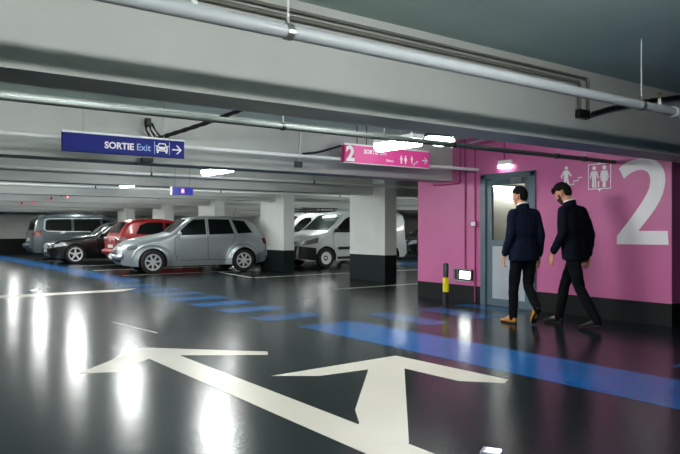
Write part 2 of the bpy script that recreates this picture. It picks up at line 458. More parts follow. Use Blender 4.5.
for k in range(5):  # added rows, concealed by the beams, to brighten the far bays
    o_ = ['nearest', 'second', 'third', 'fourth', 'farthest'][k]
    lamp(1.8, 14.7+4.5*k, 2.64, o_+' added fluorescent lamp tucked unseen between the beams left of the lane', lm='lamp_fill')
    if k < 4: lamp(7.6, 14.7+4.5*k, 2.64, o_+' added fluorescent lamp tucked unseen between the beams over the parked cars', lm='lamp_fill')
for k in range(5): lamp(-1.5, [5.45, 10.1, 14.4, 18.7, 23.0][k], 2.2, ['nearest', 'second', 'third', 'fourth', 'farthest'][k]+' added fluorescent lamp left of the driving lane outside the view')  # added off-frame row to lift the beam faces on the left
for k in range(6):
    lamp(18.5, 14.4+4.3*k, 2.2, ['nearest', 'second', 'third', 'fourth', 'fifth', 'farthest'][k]+' fluorescent lamp over the lane beyond the white vans')
# round bulkhead
lamp(10.65, 8.55, 2.03, 'fluorescent lamp inside the stair lobby behind the door glass', L=1.5, rz=0, lm='lamp_dim')
t = thing('bulkhead_lamp', 'glowing bulkhead lamp under the front beam left of the pink wall', 'ceiling lamp', (6.38, 6.38, 2.435))
obj('lens', ellipsoid(bmesh.new(), (0, 0, .0), (.25, .13, .085), 28, 14), M['emergency'], t, smooth=60)
bm = bmesh.new(); ellipsoid(bm, (0, 0, .045), (.265, .145, .09), 28, 14)
bmesh.ops.bisect_plane(bm, geom=bm.verts[:]+bm.edges[:]+bm.faces[:], plane_co=(0, 0, .03), plane_no=(0, 0, -1), clear_outer=True)
bmesh.ops.holes_fill(bm, edges=[e for e in bm.edges if e.is_boundary])
obj('housing', bm, M['dark'], t, smooth=60)
obj('hanger_rod', T([(0, 0, .1), (0, 0, ZC-2.437)], .012, seg=8), M['steel'], t)

# ------------------------------------------------------------------ pipes
def clamp(x, y, z, r, parent, m='steel'):
    c = obj('pipe_clamp', T([(x-.018, y, z), (x+.018, y, z)], r+.006, seg=16), M[m], parent)
    obj('rod', T([(x, y, z+r), (x, y, ZC)], .006, seg=6), M['white'], parent)
    obj('nut', T([(x, y, z+r), (x, y, z+r+.035)], .013, seg=6), M['steel'], parent)
def sprinkler(x, y, z, parent, up=True):
    s = obj('sprinkler_head', T([(x, y, z), (x, y, z+.05)], [.016, .012], seg=8), M['white'], parent)
    bm = T([(x, y, z+.05), (x, y, z+.085)], [.014, .008], seg=8); lathe(bm, [(.004, z+.085), (.022, z+.092), (.022, z+.096), (.003, z+.1)], seg=12, c=(x, y, 0))
    obj('deflector', bm, M['brass'], s)
t = thing('sprinkler_pipe', 'white sprinkler pipe crossing in front of the nearest beam', 'pipe', (0, 2.81, 2.22), group='white sprinkler pipes')
obj('pipe', T([(-6, 0, 0), (5.62, 0, 0)], .036, seg=16), M['pipe_paint'], t, smooth=40)
obj('pipe_end', T([(5.62, 0, 0), (7.9, 0, 0)], .036, seg=16), M['white'], t, smooth=40)
obj('coupling', T([(5.55, 0, 0), (5.68, 0, 0)], .046, seg=16), M['white'], t, smooth=40)
for x in (-1.6, 1.75, 5.05): clamp(x, 0, 0, .036, t)
t_h = ZC-2.22
for c in list(t.children):
    if c.name.startswith('rod'):  # rods reach the ceiling
        for v in c.data.vertices:
            if v.co.z > .3: v.co.z = t_h-.002
for x in (1.25, 5.33): sprinkler(x, 0, .034, t)
def wpipe(y, x0, x1, label, z=2.22, r=.024, mt='white', name='sprinkler_pipe', grp='white sprinkler pipes', xs=()):
    t = thing(name, label, 'pipe', (0, y, z), group=grp)
    obj('pipe', T([(x0, 0, 0), (x1, 0, 0)], r, seg=14), M[mt], t, smooth=40)
    for x in xs:
        obj('pipe_clamp', T([(x-.015, 0, 0), (x+.015, 0, 0)], r+.008, seg=12), M['dark'], t)
        obj('rod', T([(x, 0, r), (x, 0, ZC-z-.002)], .007, seg=6), M['steel'], t)
wpipe(7.42, -6, W, 'white pipe running behind the exit sign and into the pink wall', 2.21, .024, xs=(-1, 6.6))
wpipe(5.0, -6, W, 'grey pipe under the ceiling ending against the pink wall', 2.14, .027, 'greypipe', 'grey_pipe', None, xs=(3.06, 5.2, 7.03, 7.62))
for k, (y, l) in enumerate(((11.8, 'white pipe under the ceiling in front of the third beam'), (16.3, 'white pipe under the ceiling in front of the fourth beam'), (20.8, 'white pipe under the ceiling in front of the fifth beam'),
             (25.3, 'white pipe under the ceiling in front of the sixth beam'), (29.8, 'white pipe under the ceiling in front of the seventh beam'))):
    wpipe(y, -6, 30, l, 2.24, .028, xs=(1, 4.4+k*.3, 8, 12))
# twin conduit on the front beam with its drop and box
t = thing('conduit_run', 'twin grey conduit high on the front beam with a drop and box', 'conduit', (0, 3.665, 0))
obj('conduit', T([(-6, 0, 2.665), (5.62, 0, 2.665), (5.64, 0, 2.64), (5.64, 0, 2.36)], .014, seg=8), M['conduit'], t, smooth=40)
obj('conduit', T([(-6, 0, 2.615), (5.48, 0, 2.615), (5.5, 0, 2.6), (5.5, 0, 2.36)], .017, seg=8), M['conduit'], t, smooth=40)
obj('junction_box', B(5.47, 5.63, -.03, .028, 2.28, 2.36, .006), M['dark'], t)
def cable(name, pts, r, label, cat='cable', wr=1):
    P = [Vector(p) for p in pts]; Q = []
    for i in range(len(P)-1):
        for k in range(10): Q.append(P[i].lerp(P[i+1], k/10))
    Q.append(P[-1])
    S = Q[:]
    for _ in range(6): S = [S[0]]+[(S[i-1]+S[i]*2+S[i+1])/4 for i in range(1, len(S)-1)]+[S[-1]]
    rs = [r*(1+.12*wr*((i % 2)*2-1)) for i in range(len(S))]
    return tag(obj(name, T(S, rs, seg=9), M['cable'], smooth=40), label, cat)
cable('cable', [(5.64, 3.62, 2.325), (5.9, 3.61, 2.4), (6.44, 3.6, 2.525), (7.25, 3.6, 2.675), (7.6, 3.6, 2.735)], .022, 'thick black cable rising from the box on the front beam')
cable('cable', [(2.93, 7.9, 2.3), (3.05, 7.85, 2.36), (3.4, 7.2, 2.5), (3.5, 6.0, 2.6), (3.5, 4.5, 2.66)], .026, 'thick black cable rising from the wire bundle above the blue exit sign')
t = thing('wire_bundle', 'tangle of black wires with a box on the beam above the blue exit sign', 'cable bundle', (2.93, 7.95, 2.3))
obj('box', B(-.09, .05, -.02, .05, -.03, .05, .006), M['steel'], t)
obj('bracket', B(-.03, .03, -.02, .05, .2, .3, .006), M['dark'], t)
for k in range(6):
    a = -.05+.03*k; s = .06+.03*(k % 3)
    obj('wire', T([(a*.5, 0, .24), (a-.03*(k % 2), -.05, .15), (a+.05, -.06-.01*k, .04), (a-.02, -.03, -.02)], .009, seg=6), M['cable'], t, smooth=60)
for k in range(3):
    r = .05+.02*k
    obj('wire_loop', T([(.14+.03*k+r*math.cos(q*.5), -.03-.01*k, -.01+r*math.sin(q*.5)) for q in range(13)], .005, seg=6), M['cable'], t, smooth=60)
obj('lower_box', B(-.08, .06, -.02, .05, -.24, -.19, .006), M['greypipe'], t)
t = thing('conduit_drop', 'vertical white conduit with a bracket box on the second beam', 'conduit', (5.15, 7.97, 0))
obj('conduit', T([(.03, 0, 2.7), (0, 0, 2.2)], .014, seg=8), M['white'], t)
obj('bracket_box', B(-.07, .04, -.03, .03, 2.12, 2.2, .006), M['greypipe'], t)
cable('cable', [(5.18, 7.93, 2.31), (5.4, 7.85, 2.34), (5.65, 7.8, 2.42), (5.78, 7.8, 2.46)], .016, 'short black cable running to the left end of the pink sign')
# parking bay indicators
for k, (x, y) in enumerate(((4.8, 17.3), (4.8, 19.3), (4.8, 21.1), (4.8, 23.7), (4.8, 25.4))):
    t = thing('bay_indicator', ['red bay indicator lamp nearest the viewer on its ceiling rod', 'second red bay indicator lamp from the nearest', 'middle red bay indicator lamp of the row of five',
                                'fourth red bay indicator lamp, second from the left edge', 'red bay indicator lamp farthest left of the row'][k], 'indicator lamp', (x, y, 2.12), group='red bay indicator lamps')
    obj('lens', ellipsoid(bmesh.new(), (0, 0, 0), (.028, .028, .025), 14, 8), M['led_red'], t, smooth=60)
    obj('cap', T([(0, 0, .012), (0, 0, .05)], .035, seg=14), M['dark'], t)
    obj('rod', T([(0, 0, .05), (0, 0, ZC-2.12)], .01, seg=6), M['greypipe'], t)

# ------------------------------------------------------------------ signs
def signM(x, y, z): return Matrix.Translation((x, y, z)) @ Matrix.Rotation(PI/2, 4, 'X')     # lettering facing -Y, reading along +X
def on_sign(y): return lambda u, v, t: Vector((u, y-t, v))
def bar(bm, to, x0, x1, z0, z1, t=.002): return plate(bm, [(x0, z0), (x1, z0), (x1, z1), (x0, z1)], to, 0, t)
def arrow_bm(to, x, z, s, t=.002):
    bm = bmesh.new()
    plate(bm, strip2d([(x-s, z), (x+s*.75, z)], s*.26), to, 0, t)
    plate(bm, [(x+.1*s, z+s*.85), (x-.22*s, z+s*.85), (x+.62*s, z), (x-.22*s, z-s*.85), (x+.1*s, z-s*.85), (x+s, z)], to, 0, t*1.1)
    return bm
def resize(t, k=.946):
    for c in t.children_recursive:
        for v in c.data.vertices: v.co = Vector((v.co.x*k, v.co.y*k, 1.235+(v.co.z-1.235)*k))
HZ = 1.235+(ZC-1.235)/.946-.002
# blue exit sign
ys = 7.72
t = thing('exit_sign', 'blue hanging sign with white SORTIE and light blue Exit', 'sign', (0, 0, 0), group='overhead direction signs')
obj('panel', B(1.87, 3.3, ys, ys+.05, 2.105, 2.315, .003), M['blue_sign'], t)
obj('top_edge', B(1.865, 3.305, ys-.003, ys+.053, 2.315, 2.337, .002), M['white'], t)
for x in (2.1, 3.05): obj('hanger', T([(x, ys+.025, 2.33), (x, ys+.025, HZ)], .004, seg=6), M['steel'], t)
obj('lettering', text_bm('SORTIE', .105, signM(2.33, ys, 2.168), .0035), M['white_matt'], t)
obj('translation', text_bm('Exit', .112, signM(2.70, ys, 2.168), .001), M['light_blue'], t)
to = on_sign(ys)
obj('divider', bar(bmesh.new(), to, 2.918, 2.926, 2.135, 2.29), M['light_blue'], t)
obj('divider', bar(bmesh.new(), to, 3.104, 3.112, 2.135, 2.29), M['light_blue'], t)
bm = bmesh.new(); cx, cz = 3.015, 2.21
plate(bm, [(cx-.07, cz-.035), (cx+.07, cz-.035), (cx+.072, cz+.005), (cx+.055, cz+.02), (cx-.055, cz+.02), (cx-.072, cz+.005)], to, 0, .002)
for s in (-1, 1):
    plate(bm, strip2d([(cx+s*.052, cz+.018), (cx+s*.036, cz+.058)], .013), to, 0, .0021)
    bar(bm, to, cx+s*.055-.012, cx+s*.055+.012, cz-.058, cz-.03, .0021)
    plate(bm, [(cx+s*.058, cz+.02), (cx+s*.082, cz+.02), (cx+s*.082, cz+.032), (cx+s*.058, cz+.032)], to, 0, .0021)
bar(bm, to, cx-.042, cx+.042, cz+.05, cz+.063, .0022)
cp = obj('car_pictogram', bm, M['white_matt'], t)
bm = bmesh.new()
for s in (-1, 1): plate(bm, disc2d(cx+s*.046, cz-.006, .011, 14), to, .0021, .003)
bar(bm, to, cx-.028, cx+.028, cz-.024, cz-.018, .003)
obj('lamp_marks', bm, M['blue_sign'], cp)
obj('arrow', arrow_bm(to, 3.205, 2.205, .062), M['white_matt'], t)
resize(t)
# pink floor sign
t = thing('exit_sign', 'pink hanging sign with a white 2 and an arrow beside the tube lamp', 'sign', (0, 0, 0), group='overhead direction signs')
yp = 7.70
obj('panel', B(5.93, 7.46, yp, yp+.08, 2.21, 2.465, .003), M['pink_sign'], t)
obj('number_panel', B(5.76, 5.93, yp, yp+.08, 2.21, 2.465, .003), M['magenta'], t)
obj('top_edge', B(5.755, 7.465, yp-.003, yp+.083, 2.465, 2.49, .002), M['white'], t)
obj('bottom_edge', B(5.755, 7.465, yp-.003, yp+.083, 2.2, 2.212, .002), M['white'], t)
for x in (6.02, 6.2): obj('hanger', T([(x, yp+.04, 2.49), (x, yp+.04, HZ)], .007, seg=6), M['dark'], t)
obj('number', text_bm('2', .3, signM(5.79, yp, 2.24), .012, .002), M['white_matt'], t)
obj('lettering', text_bm('SORTIE', .085, signM(6.12, yp, 2.36), .003), M['white_matt'], t)
obj('translation', text_bm('Exit', .085, signM(6.43, yp, 2.36), .0005), M['white_matt'], t)
obj('small_lettering', text_bm('Pi\u00e9tons', .05, signM(6.55, yp, 2.265), .001), M['white_matt'], t)
to = on_sign(yp)
bm = bmesh.new()
def figure(bm, to, x, z, h, t=.002, skirt=False):
    """small standing figure pictogram, feet at z"""
    plate(bm, disc2d(x, z+h*.9, h*.1, 14), to, 0, t)
    w = h*.17
    body = [(x-w*.9, z+h*.76), (x+w*.9, z+h*.76), (x+w*1.35, z+h*.42), (x+w*1.05, z+h*.42), (x+w*.62, z+h*.64)]
    if skirt: body += [(x+w*1.1, z+h*.3), (x+w*.5, z+h*.3), (x+w*.45, z), (x-w*.45, z), (x-w*.5, z+h*.3), (x-w*1.1, z+h*.3)]
    else: body += [(x+w*.62, z), (x+w*.1, z), (x+w*.06, z+h*.38), (x-w*.06, z+h*.38), (x-w*.1, z), (x-w*.62, z)]
    body += [(x-w*.62, z+h*.64), (x-w*1.05, z+h*.42), (x-w*1.35, z+h*.42)]
    plate(bm, body, to, 0, t)
figure(bm, to, 6.86, 2.25, .13); figure(bm, to, 6.95, 2.25, .13, skirt=True)
obj('lift_pictogram', bm, M['white_matt'], t)
bm = bmesh.new(); figure(bm, to, 7.08, 2.27, .11); plate(bm, strip2d([(7.1, 2.25), (7.14, 2.25), (7.14, 2.275), (7.18, 2.275), (7.18, 2.3), (7.22, 2.3)], .012), to, 0, .002)
obj('stairs_pictogram', bm, M['white_matt'], t)
obj('arrow', arrow_bm(to, 7.36, 2.325, .06), M['white_matt'], t)
resize(t)
# small far sign
t = thing('exit_sign', 'small blue sign with a white square hanging far back on the left', 'sign', (0, 0, 0), group='overhead direction signs')
obj('panel', B(4.60, 5.0, 11.3, 11.34, 1.85, 1.99, .003), M['blue_sign'], t)
obj('white_end', B(4.57, 4.60, 11.3, 11.34, 1.85, 1.99), M['white_matt'], t)
obj('square', B(4.77, 4.83, 11.296, 11.3, 1.875, 1.965), M['pink_sign'], t)
obj('mark', B(4.78, 4.82, 11.293, 11.296, 1.9, 1.945), M['white_matt'], t)
for x in (4.66, 4.94): obj('hanger', T([(x, 11.32, 1.99), (x, 11.32, ZC)], .004, seg=6), M['steel'], t)

# ------------------------------------------------------------------ pink wall graphics
wf = lambda u, v, t: Vector((W-t, u, v))
two = [(4.93, 2.05), (4.88, 2.09), (4.81, 2.125), (4.74, 2.145), (4.66, 2.158), (4.58, 2.158), (4.5, 2.145), (4.42, 2.11), (4.36, 2.06), (4.325, 2.0), (4.305, 1.93), (4.3, 1.86), (4.31, 1.77), (4.335, 1.68), (4.375, 1.59), (4.43, 1.5),
       (4.5, 1.405), (4.66, 1.21), (4.27, 1.21), (4.26, 1.035), (4.96, 1.03), (4.96, 1.14), (4.81, 1.32), (4.7, 1.46), (4.6, 1.6), (4.545, 1.69), (4.51, 1.77), (4.495, 1.86), (4.505, 1.925), (4.535, 1.975), (4.58, 2.0), (4.63, 2.01), (4.69, 2.005), (4.76, 1.98), (4.81, 1.945), (4.86, 1.905)]
tag(obj('wall_number', plate(bmesh.new(), two, wf, -.001, .003), M['white_matt']), 'huge white number 2 on the pink wall', 'wall sign')
bm = bmesh.new()
plate(bm, disc2d(5.745, 2.115, .027, 18), wf, -.001, .003)
plate(bm, [(5.785, 2.08), (5.72, 2.08), (5.70, 2.06), (5.655, 2.0), (5.67, 1.985), (5.715, 2.035), (5.715, 1.96), (5.70, 1.9), (5.685, 1.83), (5.70, 1.825), (5.725, 1.89), (5.745, 1.94), (5.75, 1.87), (5.755, 1.8), (5.785, 1.8), (5.785, 1.9), (5.785, 2.03), (5.815, 2.0), (5.81, 1.97), (5.825, 1.965), (5.84, 2.005)], wf, -.001, .0032)
plate(bm, strip2d([(5.69, 1.80), (5.69, 1.875), (5.622, 1.875), (5.622, 1.922), (5.552, 1.922), (5.552, 1.965), (5.49, 1.965)], .014), wf, -.001, .003)
tag(obj('stairs_pictogram', bm, M['white_matt']), 'white pictogram of a man climbing stairs on the pink wall', 'wall sign')
bm = bmesh.new()
for a in ((5.395, 5.383, 1.785, 2.14), (5.057, 5.045, 1.785, 2.14), (5.395, 5.045, 2.128, 2.14), (5.395, 5.045, 1.785, 1.797)):
    plate(bm, [(a[0], a[2]), (a[1], a[2]), (a[1], a[3]), (a[0], a[3])], wf, -.001, .003)
plate(bm, [(5.245, 2.14), (5.195, 2.14), (5.22, 2.165)], wf, -.001, .0033); plate(bm, [(5.245, 1.785), (5.195, 1.785), (5.22, 1.752)], wf, -.001, .0033)
figure(bm, wf, 5.3, 1.81, .3, .003); figure(bm, wf, 5.147, 1.81, .3, .003, True)
plate(bm, [(5.245, 1.81), (5.222, 1.81), (5.222, 1.9), (5.245, 1.9)], wf, -.001, .0033)
tag(obj('lift_pictogram', bm, M['white_matt']), 'white framed pictogram of a man and a woman in a lift on the pink wall', 'wall sign')

# wall equipment
t = thing('emergency_light', 'small lit emergency light on the pink wall above the door', 'emergency light', (W, 6.84, 2.26))
obj('housing', B(-.05, 0, -.13, .13, -.02, .06, .006), M['white'], t)
obj('lens', B(-.06, -.004, -.12, .12, -.06, -.018, .006), M['emergency'], t)
t = thing('caged_wall_light', 'lit emergency light in a wire cage low on the pink wall beside the door', 'emergency light', (W, 7.72, .465))
obj('housing', B(-.05, 0, -.2, .2, -.085, .085, .008), M['dark'], t)
obj('lens', B(-.075, -.045, -.17, .05, -.06, .06, .012), M['emergency'], t)
for k in range(7):
    y = -.21+.07*k; obj('cage_bar', T([(-.002, y, -.1), (-.1, y, -.1), (-.1, y, .1), (-.002, y, .1)], .004, seg=6), M['steel'], t)
for z in (-.1, .1): obj('cage_rail', T([(-.002, -.21, z), (-.1, -.21, z), (-.1, .21, z), (-.002, .21, z)], .004, seg=6), M['steel'], t)
def wpipes(pts, r, label):
    return tag(obj('wall_conduit', T(pts, r, seg=10), M['pinkpipe'], smooth=40), label, 'conduit', 'pink conduits on the pink wall')
wx = W-.02
wpipes([(wx, 7.69, 2.74), (wx, 7.69, .56)], .012, 'pink conduit running straight down to the caged low light')
wpipes([(wx, 7.47, 2.6), (wx, 7.47, .02)], .013, 'pink conduit nearest the door running down to the floor')
wpipes([(wx, 7.8, 2.74), (wx, 7.8, 2.05), (wx-.01, 7.83, 2.01), (wx-.01, 8.4, 2.0), (wx, 8.45, 2.03)], .013, 'pink conduit that turns left under the beam end')
wpipes([(wx, 7.47, 2.62), (wx, 6.88, 2.66), (wx, 6.86, 2.64), (wx, 6.86, 2.33)], .012, 'pink conduit leading across to the light above the door')
tag(obj('conduit_lead', T([(W-.05, 7.55, 2.66), (W-.05, 7.0, 2.71)], .01, seg=8), M['white']), 'thin white tube under the beam above the pink conduits', 'conduit')
t = thing('wall_socket_box', 'small pink box on the conduit beside the grey door', 'junction box', (W, 7.475, 1.32))
obj('box_body', B(-.06, -.03, -.06, .06, -.05, .05, .006), M['pinkpipe'], t)
obj('cover', B(-.066, -.058, -.045, .045, -.035, .035, .003), M['white_matt'], t)
# bollard
t = thing('bollard', 'black post with a yellow band standing before the pink wall', 'bollard', (7.61, 7.48, 0))
obj('post', lathe(bmesh.new(), [(.045, 0), (.045, .665), (.038, .685), (.02, .692)], seg=24), M['dark'], t, smooth=40)
obj('yellow_band', lathe(bmesh.new(), [(.0455, .235), (.0475, .235), (.0475, .465), (.0455, .465)], seg=24), M['yellow'], t, smooth=40)
obj('base_plate', B(-.07, .07, -.07, .07, 0, .012, .003), M['dark'], t)

# ------------------------------------------------------------------ cars
def pchip(pts):
    pts = sorted(pts); xs = [p[0] for p in pts]; ys = [p[1] for p in pts]; n = len(xs)
    h = [xs[i+1]-xs[i] for i in range(n-1)]; d = [(ys[i+1]-ys[i])/h[i] for i in range(n-1)]
    m = [d[0]]+[0 if d[i-1]*d[i] <= 0 else 2*d[i-1]*d[i]/(d[i-1]+d[i]) for i in range(1, n-1)]+[d[-1]]
    def f(x):
        if x <= xs[0]: return ys[0]
        if x >= xs[-1]: return ys[-1]
        i = max(j for j in range(n-1) if xs[j] <= x)
        t = (x-xs[i])/h[i]; t2 = t*t; t3 = t2*t
        return ys[i]*(2*t3-3*t2+1)+h[i]*m[i]*(t3-2*t2+t)+ys[i+1]*(-2*t3+3*t2)+h[i]*m[i+1]*(t3-t2)
    return f

class Car:
    def __init__(s, L, W, top, bot, plan, belt, wheels, rw, tan=.3, tuck=.07, ry=None, rz=None, crown=.03, flare=0., zm=.55):
        s.L, s.W, s.wheels, s.rw, s.tan, s.tuck, s.crown, s.fl, s.zm = L, W, wheels, rw, tan, tuck, crown, flare, zm
        s.top, s.bot, s.plan, s.belt = pchip(top), pchip(bot), pchip(plan), pchip(belt)
        s.ry = pchip(ry or [(-9, .09), (9, .09)]); s.rz = pchip(rz or [(-9, .1), (9, .1)])
    def y(s, x, z):
        W = s.plan(x)*s.W/2; zb, zt = s.bot(x), s.top(x); belt = min(s.belt(x), zt)
        if z < s.zm: y = W*(1-s.tuck*((s.zm-z)/s.zm)**2)
        elif z <= belt: y = W*(1-.03*((z-s.zm)/max(.05, belt-s.zm))**2)
        else: y = W*.97-(z-belt)*s.tan
        rz = min(s.rz(x), .45*(zt-zb)); ry = s.ry(x)
        if z > zt-rz:
            t = min(1, (z-zt+rz)/rz); y -= ry*(1-math.sqrt(max(0, 1-t*t)))
        if s.fl:
            for xc in s.wheels:
                q = math.hypot(x-xc, (z-s.rw)*1.0)
                y += s.fl*math.exp(-max(0, (q-.37)/.105)**2)*(1 if z < 1. else max(0, 1-(z-1.)*6))*math.sqrt(max(0, min(1, (zt-z)/.12)))
        return max(.02, y)
    def ztop(s, x, f): return s.top(x)+s.crown*(1-f*f)
    def body(s, name, m, parent, well=True):
        N, K, Q = 84, 22, 5; hl = s.L/2; bm = bmesh.new(); rings = []
        for i in range(N+1):
            t = i/N; x = .45*(-hl*math.cos(PI*t))+.55*(-hl+s.L*t)
            zb, zt = s.bot(x), s.top(x); pts = []
            for k in range(K+1):
                q = k/K; z = zb+(zt-zb)*(1-(1-q)**1.6)
                pts.append((s.y(x, z), z))
            ye = pts[-1][0]
            for k in range(1, Q+1):
                f = 1-k/Q; pts.append((ye*f, s.ztop(x, f)))
            ring = [bm.verts.new((x, -y, z)) for y, z in pts]+[bm.verts.new((x, y, z)) for y, z in reversed(pts[:-1])]
            rings.append(ring)
        n = len(rings[0])
        for i in range(N):
            for k in range(n): bm.faces.new((rings[i][k], rings[i][(k+1) % n], rings[i+1][(k+1) % n], rings[i+1][k]))
        bm.faces.new(list(reversed(rings[0]))); bm.faces.new(rings[-1])
        bmesh.ops.recalc_face_normals(bm, faces=bm.faces[:])
        cut = bmesh.new()
        for xc in s.wheels:
            for sd in (-1, 1):
                c0, c1 = sorted((sd*(s.W/2-.3), sd*(s.W/2+.2)))
                lathe(cut, [(s.rw+.055, c0), (s.rw+.055, c1)], 'y', 36, (xc, 0, s.rw))
        bmesh.ops.recalc_face_normals(cut, faces=cut.faces[:])
        mec = bpy.data.meshes.new('c'); cut.to_mesh(mec); cut.free(); mec.materials.append(M['well'])
        oc = bpy.data.objects.new('c', mec); COL.objects.link(oc)
        me = bpy.data.meshes.new('b'); bm.to_mesh(me); bm.free(); me.materials.append(m)
        o = bpy.data.objects.new('b', me); COL.objects.link(o)
        bo = o.modifiers.new('x', 'BOOLEAN'); bo.operation = 'DIFFERENCE'; bo.object = oc; bo.solver = 'EXACT'; bo.material_mode = 'TRANSFER'
        dg = bpy.context.evaluated_depsgraph_get(); dg.update()
        m2 = bpy.data.meshes.new_from_object(o.evaluated_get(dg)); m2.name = name
        bpy.data.objects.remove(o); bpy.data.objects.remove(oc)
        r = bpy.data.objects.new(name, m2); COL.objects.link(r); r.parent = parent
        m2.polygons.foreach_set('use_smooth', [True]*len(m2.polygons)); m2.set_sharp_from_angle(angle=math.radians(32))
        return r
    def side(s, bot, top, sd, off=.005, nx=14, nz=6):
        """panel on the body side between two (x,z) polylines"""
        def samp(P, t):
            d = [0]
            for a, b in zip(P, P[1:]): d.append(d[-1]+math.dist(a, b))
            q = t*d[-1]
            for i in range(len(P)-1):
                if q <= d[i+1] or i == len(P)-2:
                    u = 0 if d[i+1] == d[i] else (q-d[i])/(d[i+1]-d[i]); return (P[i][0]+(P[i+1][0]-P[i][0])*u, P[i][1]+(P[i+1][1]-P[i][1])*u)
        bm = bmesh.new(); G = []
        for i in range(nx+1):
            a, b = samp(bot, i/nx), samp(top, i/nx); row = []
            for k in range(nz+1):
                x = a[0]+(b[0]-a[0])*k/nz; z = a[1]+(b[1]-a[1])*k/nz
                row.append(bm.verts.new((x, sd*(s.y(x, z)+off), z)))
            G.append(row)
        for i in range(nx):
            for k in range(nz): bm.faces.new((G[i][k], G[i+1][k], G[i+1][k+1], G[i][k+1]))
        bmesh.ops.recalc_face_normals(bm, faces=bm.faces[:])
        return bm
    def seam(s, pts, sd, w=.012, off=.003):
        P = []
        for a, b in zip(pts, pts[1:]):
            n = max(2, int(math.dist(a, b)/.06))
            P += [(a[0]+(b[0]-a[0])*i/n, a[1]+(b[1]-a[1])*i/n) for i in range(n)]
        P.append(pts[-1]); h = len(P); O = strip2d(P, w); A, Bq = O[:h], O[h:][::-1]
        bm = bmesh.new(); va = [bm.verts.new((x, sd*(s.y(x, z)+off), z)) for x, z in A]; vb = [bm.verts.new((x, sd*(s.y(x, z)+off), z)) for x, z in Bq]
        for i in range(h-1): bm.faces.new((va[i], va[i+1], vb[i+1], vb[i]))
        bmesh.ops.recalc_face_normals(bm, faces=bm.faces[:]); return bm
    def screen(s, x0, x1, f=.9, off=.007, nx=10, ny=12, f1=None):
        """glass on the top surface between x0 and x1"""
        bm = bmesh.new(); G = []
        for i in range(nx+1):
            x = x0+(x1-x0)*i/nx; e = .01; sl = (s.top(x+e)-s.top(x-e))/(2*e); q = math.hypot(1, sl); row = []
            ff = f+((f1 or f)-f)*i/nx; ye = s.y(x, s.top(x))
            for k in range(ny+1):
                g = (2*k/ny-1)*ff; row.append(bm.verts.new((x-sl/q*off, g*ye, s.ztop(x, g)+off/q)))
            G.append(row)
        for i in range(nx):
            for k in range(ny): bm.faces.new((G[i][k], G[i+1][k], G[i+1][k+1], G[i][k+1]))
        bmesh.ops.recalc_face_normals(bm, faces=bm.faces[:]); return bm
    def endx(s, y, z, sgn):
        a, b = 0., s.L/2
        ins = lambda x: s.bot(x) <= z <= s.ztop(x, min(1, abs(y)/max(.02, s.y(x, s.top(x))))) and abs(y) <= s.y(x, min(z, s.top(x)))
        if ins(sgn*b): return sgn*b
        for _ in range(26):
            m = (a+b)/2
            if ins(sgn*m): a = m
            else: b = m
        return sgn*a
    def end(s, y0, y1, z0, z1, sgn, off=.008, ny=8, nz=5, tp=0.):
        """panel on the front (sgn 1) or rear (-1) of the body"""
        bm = bmesh.new(); G = []
        for i in range(ny+1):
            row = []
            for k in range(nz+1):
                z = z0+(z1-z0)*k/nz; yy = (y0+(y1-y0)*i/ny)*(1-tp*(k/nz)); row.append(bm.verts.new((s.endx(yy, z, sgn)+sgn*off, yy, z)))
            G.append(row)
        for i in range(ny):
            for k in range(nz): bm.faces.new((G[i][k], G[i+1][k], G[i+1][k+1], G[i][k+1]))
        bmesh.ops.recalc_face_normals(bm, faces=bm.faces[:]); return bm
    def add_wheels(s, root, rim_m, spokes=5, rimf=.66, w=.2, plain=False):
        r = s.rw
        for xc in s.wheels:
            for sd in (1, -1):
                yo = sd*(s.W/2-.02+s.fl*.6); yi = yo-sd*w
                bm = bmesh.new()
                pr = [(r*rimf, yi), (r*.93, yi), (r, yi+sd*.03), (r, yo-sd*.035), (r*.95, yo-sd*.005), (r*(rimf+.05), yo), (r*rimf, yo-sd*.012), (r*rimf*.99, yo-sd*.11)]
                lathe(bm, pr, 'y', 40, (xc, 0, r))
                wh = obj('wheel', bm, M['tyre'], root, smooth=35)
                bm = bmesh.new(); R = r*rimf; c = (xc, 0, r)
                lathe(bm, [(R*.86, yo-sd*.06), (R*1.02, yo-sd*.012), (R*1.02, yo-sd*.004), (R*.93, yo-sd*.004), (R*.86, yo-sd*.02)], 'y', 40, c, False)
                if plain:
                    lathe(bm, [(R*.9, yo-sd*.05), (R*.6, yo-sd*.02), (R*.45, yo-sd*.02), (R*.42, yo-sd*.03)], 'y', 32, c, False)
                for k in range(0 if plain else spokes):
                    a = 2*PI*k/spokes+.3
                    d = Vector((math.cos(a), 0, math.sin(a))); n = Vector((-math.sin(a), 0, math.cos(a)))
                    vs = []
                    for (q, hw, dy) in ((.08, .17, .018), (.55, .1, .012), (.9, .13, .02)):
                        for sg in (-1, 1):
                            for dp in (0, .035):
                                p = Vector(c)+d*R*q+n*R*hw*sg; vs.append(bm.verts.new((p.x, yo-sd*(dy+dp), p.z)))
                    for j in (0, 4):
                        a0, a1, a2, a3 = vs[j:j+4]; b0, b1, b2, b3 = vs[j+4:j+8]
                        for f in ((a0, a2, b2, b0), (a1, b1, b3, a3), (a0, b0, b1, a1), (a2, a3, b3, b2)): bm.faces.new(f)
                lathe(bm, [(R*.2, yo-sd*.05), (R*.2, yo-sd*.012), (R*.12, yo-sd*.006)], 'y', 20, c)
                bmesh.ops.recalc_face_normals(bm, faces=bm.faces[:])
                obj('rim', bm, rim_m, wh, smooth=30)
                obj('brake_disc', lathe(bmesh.new(), [(R*.84, yo-sd*.075), (R*.84, yo-sd*.062)], 'y', 30, c), M['well'], wh)
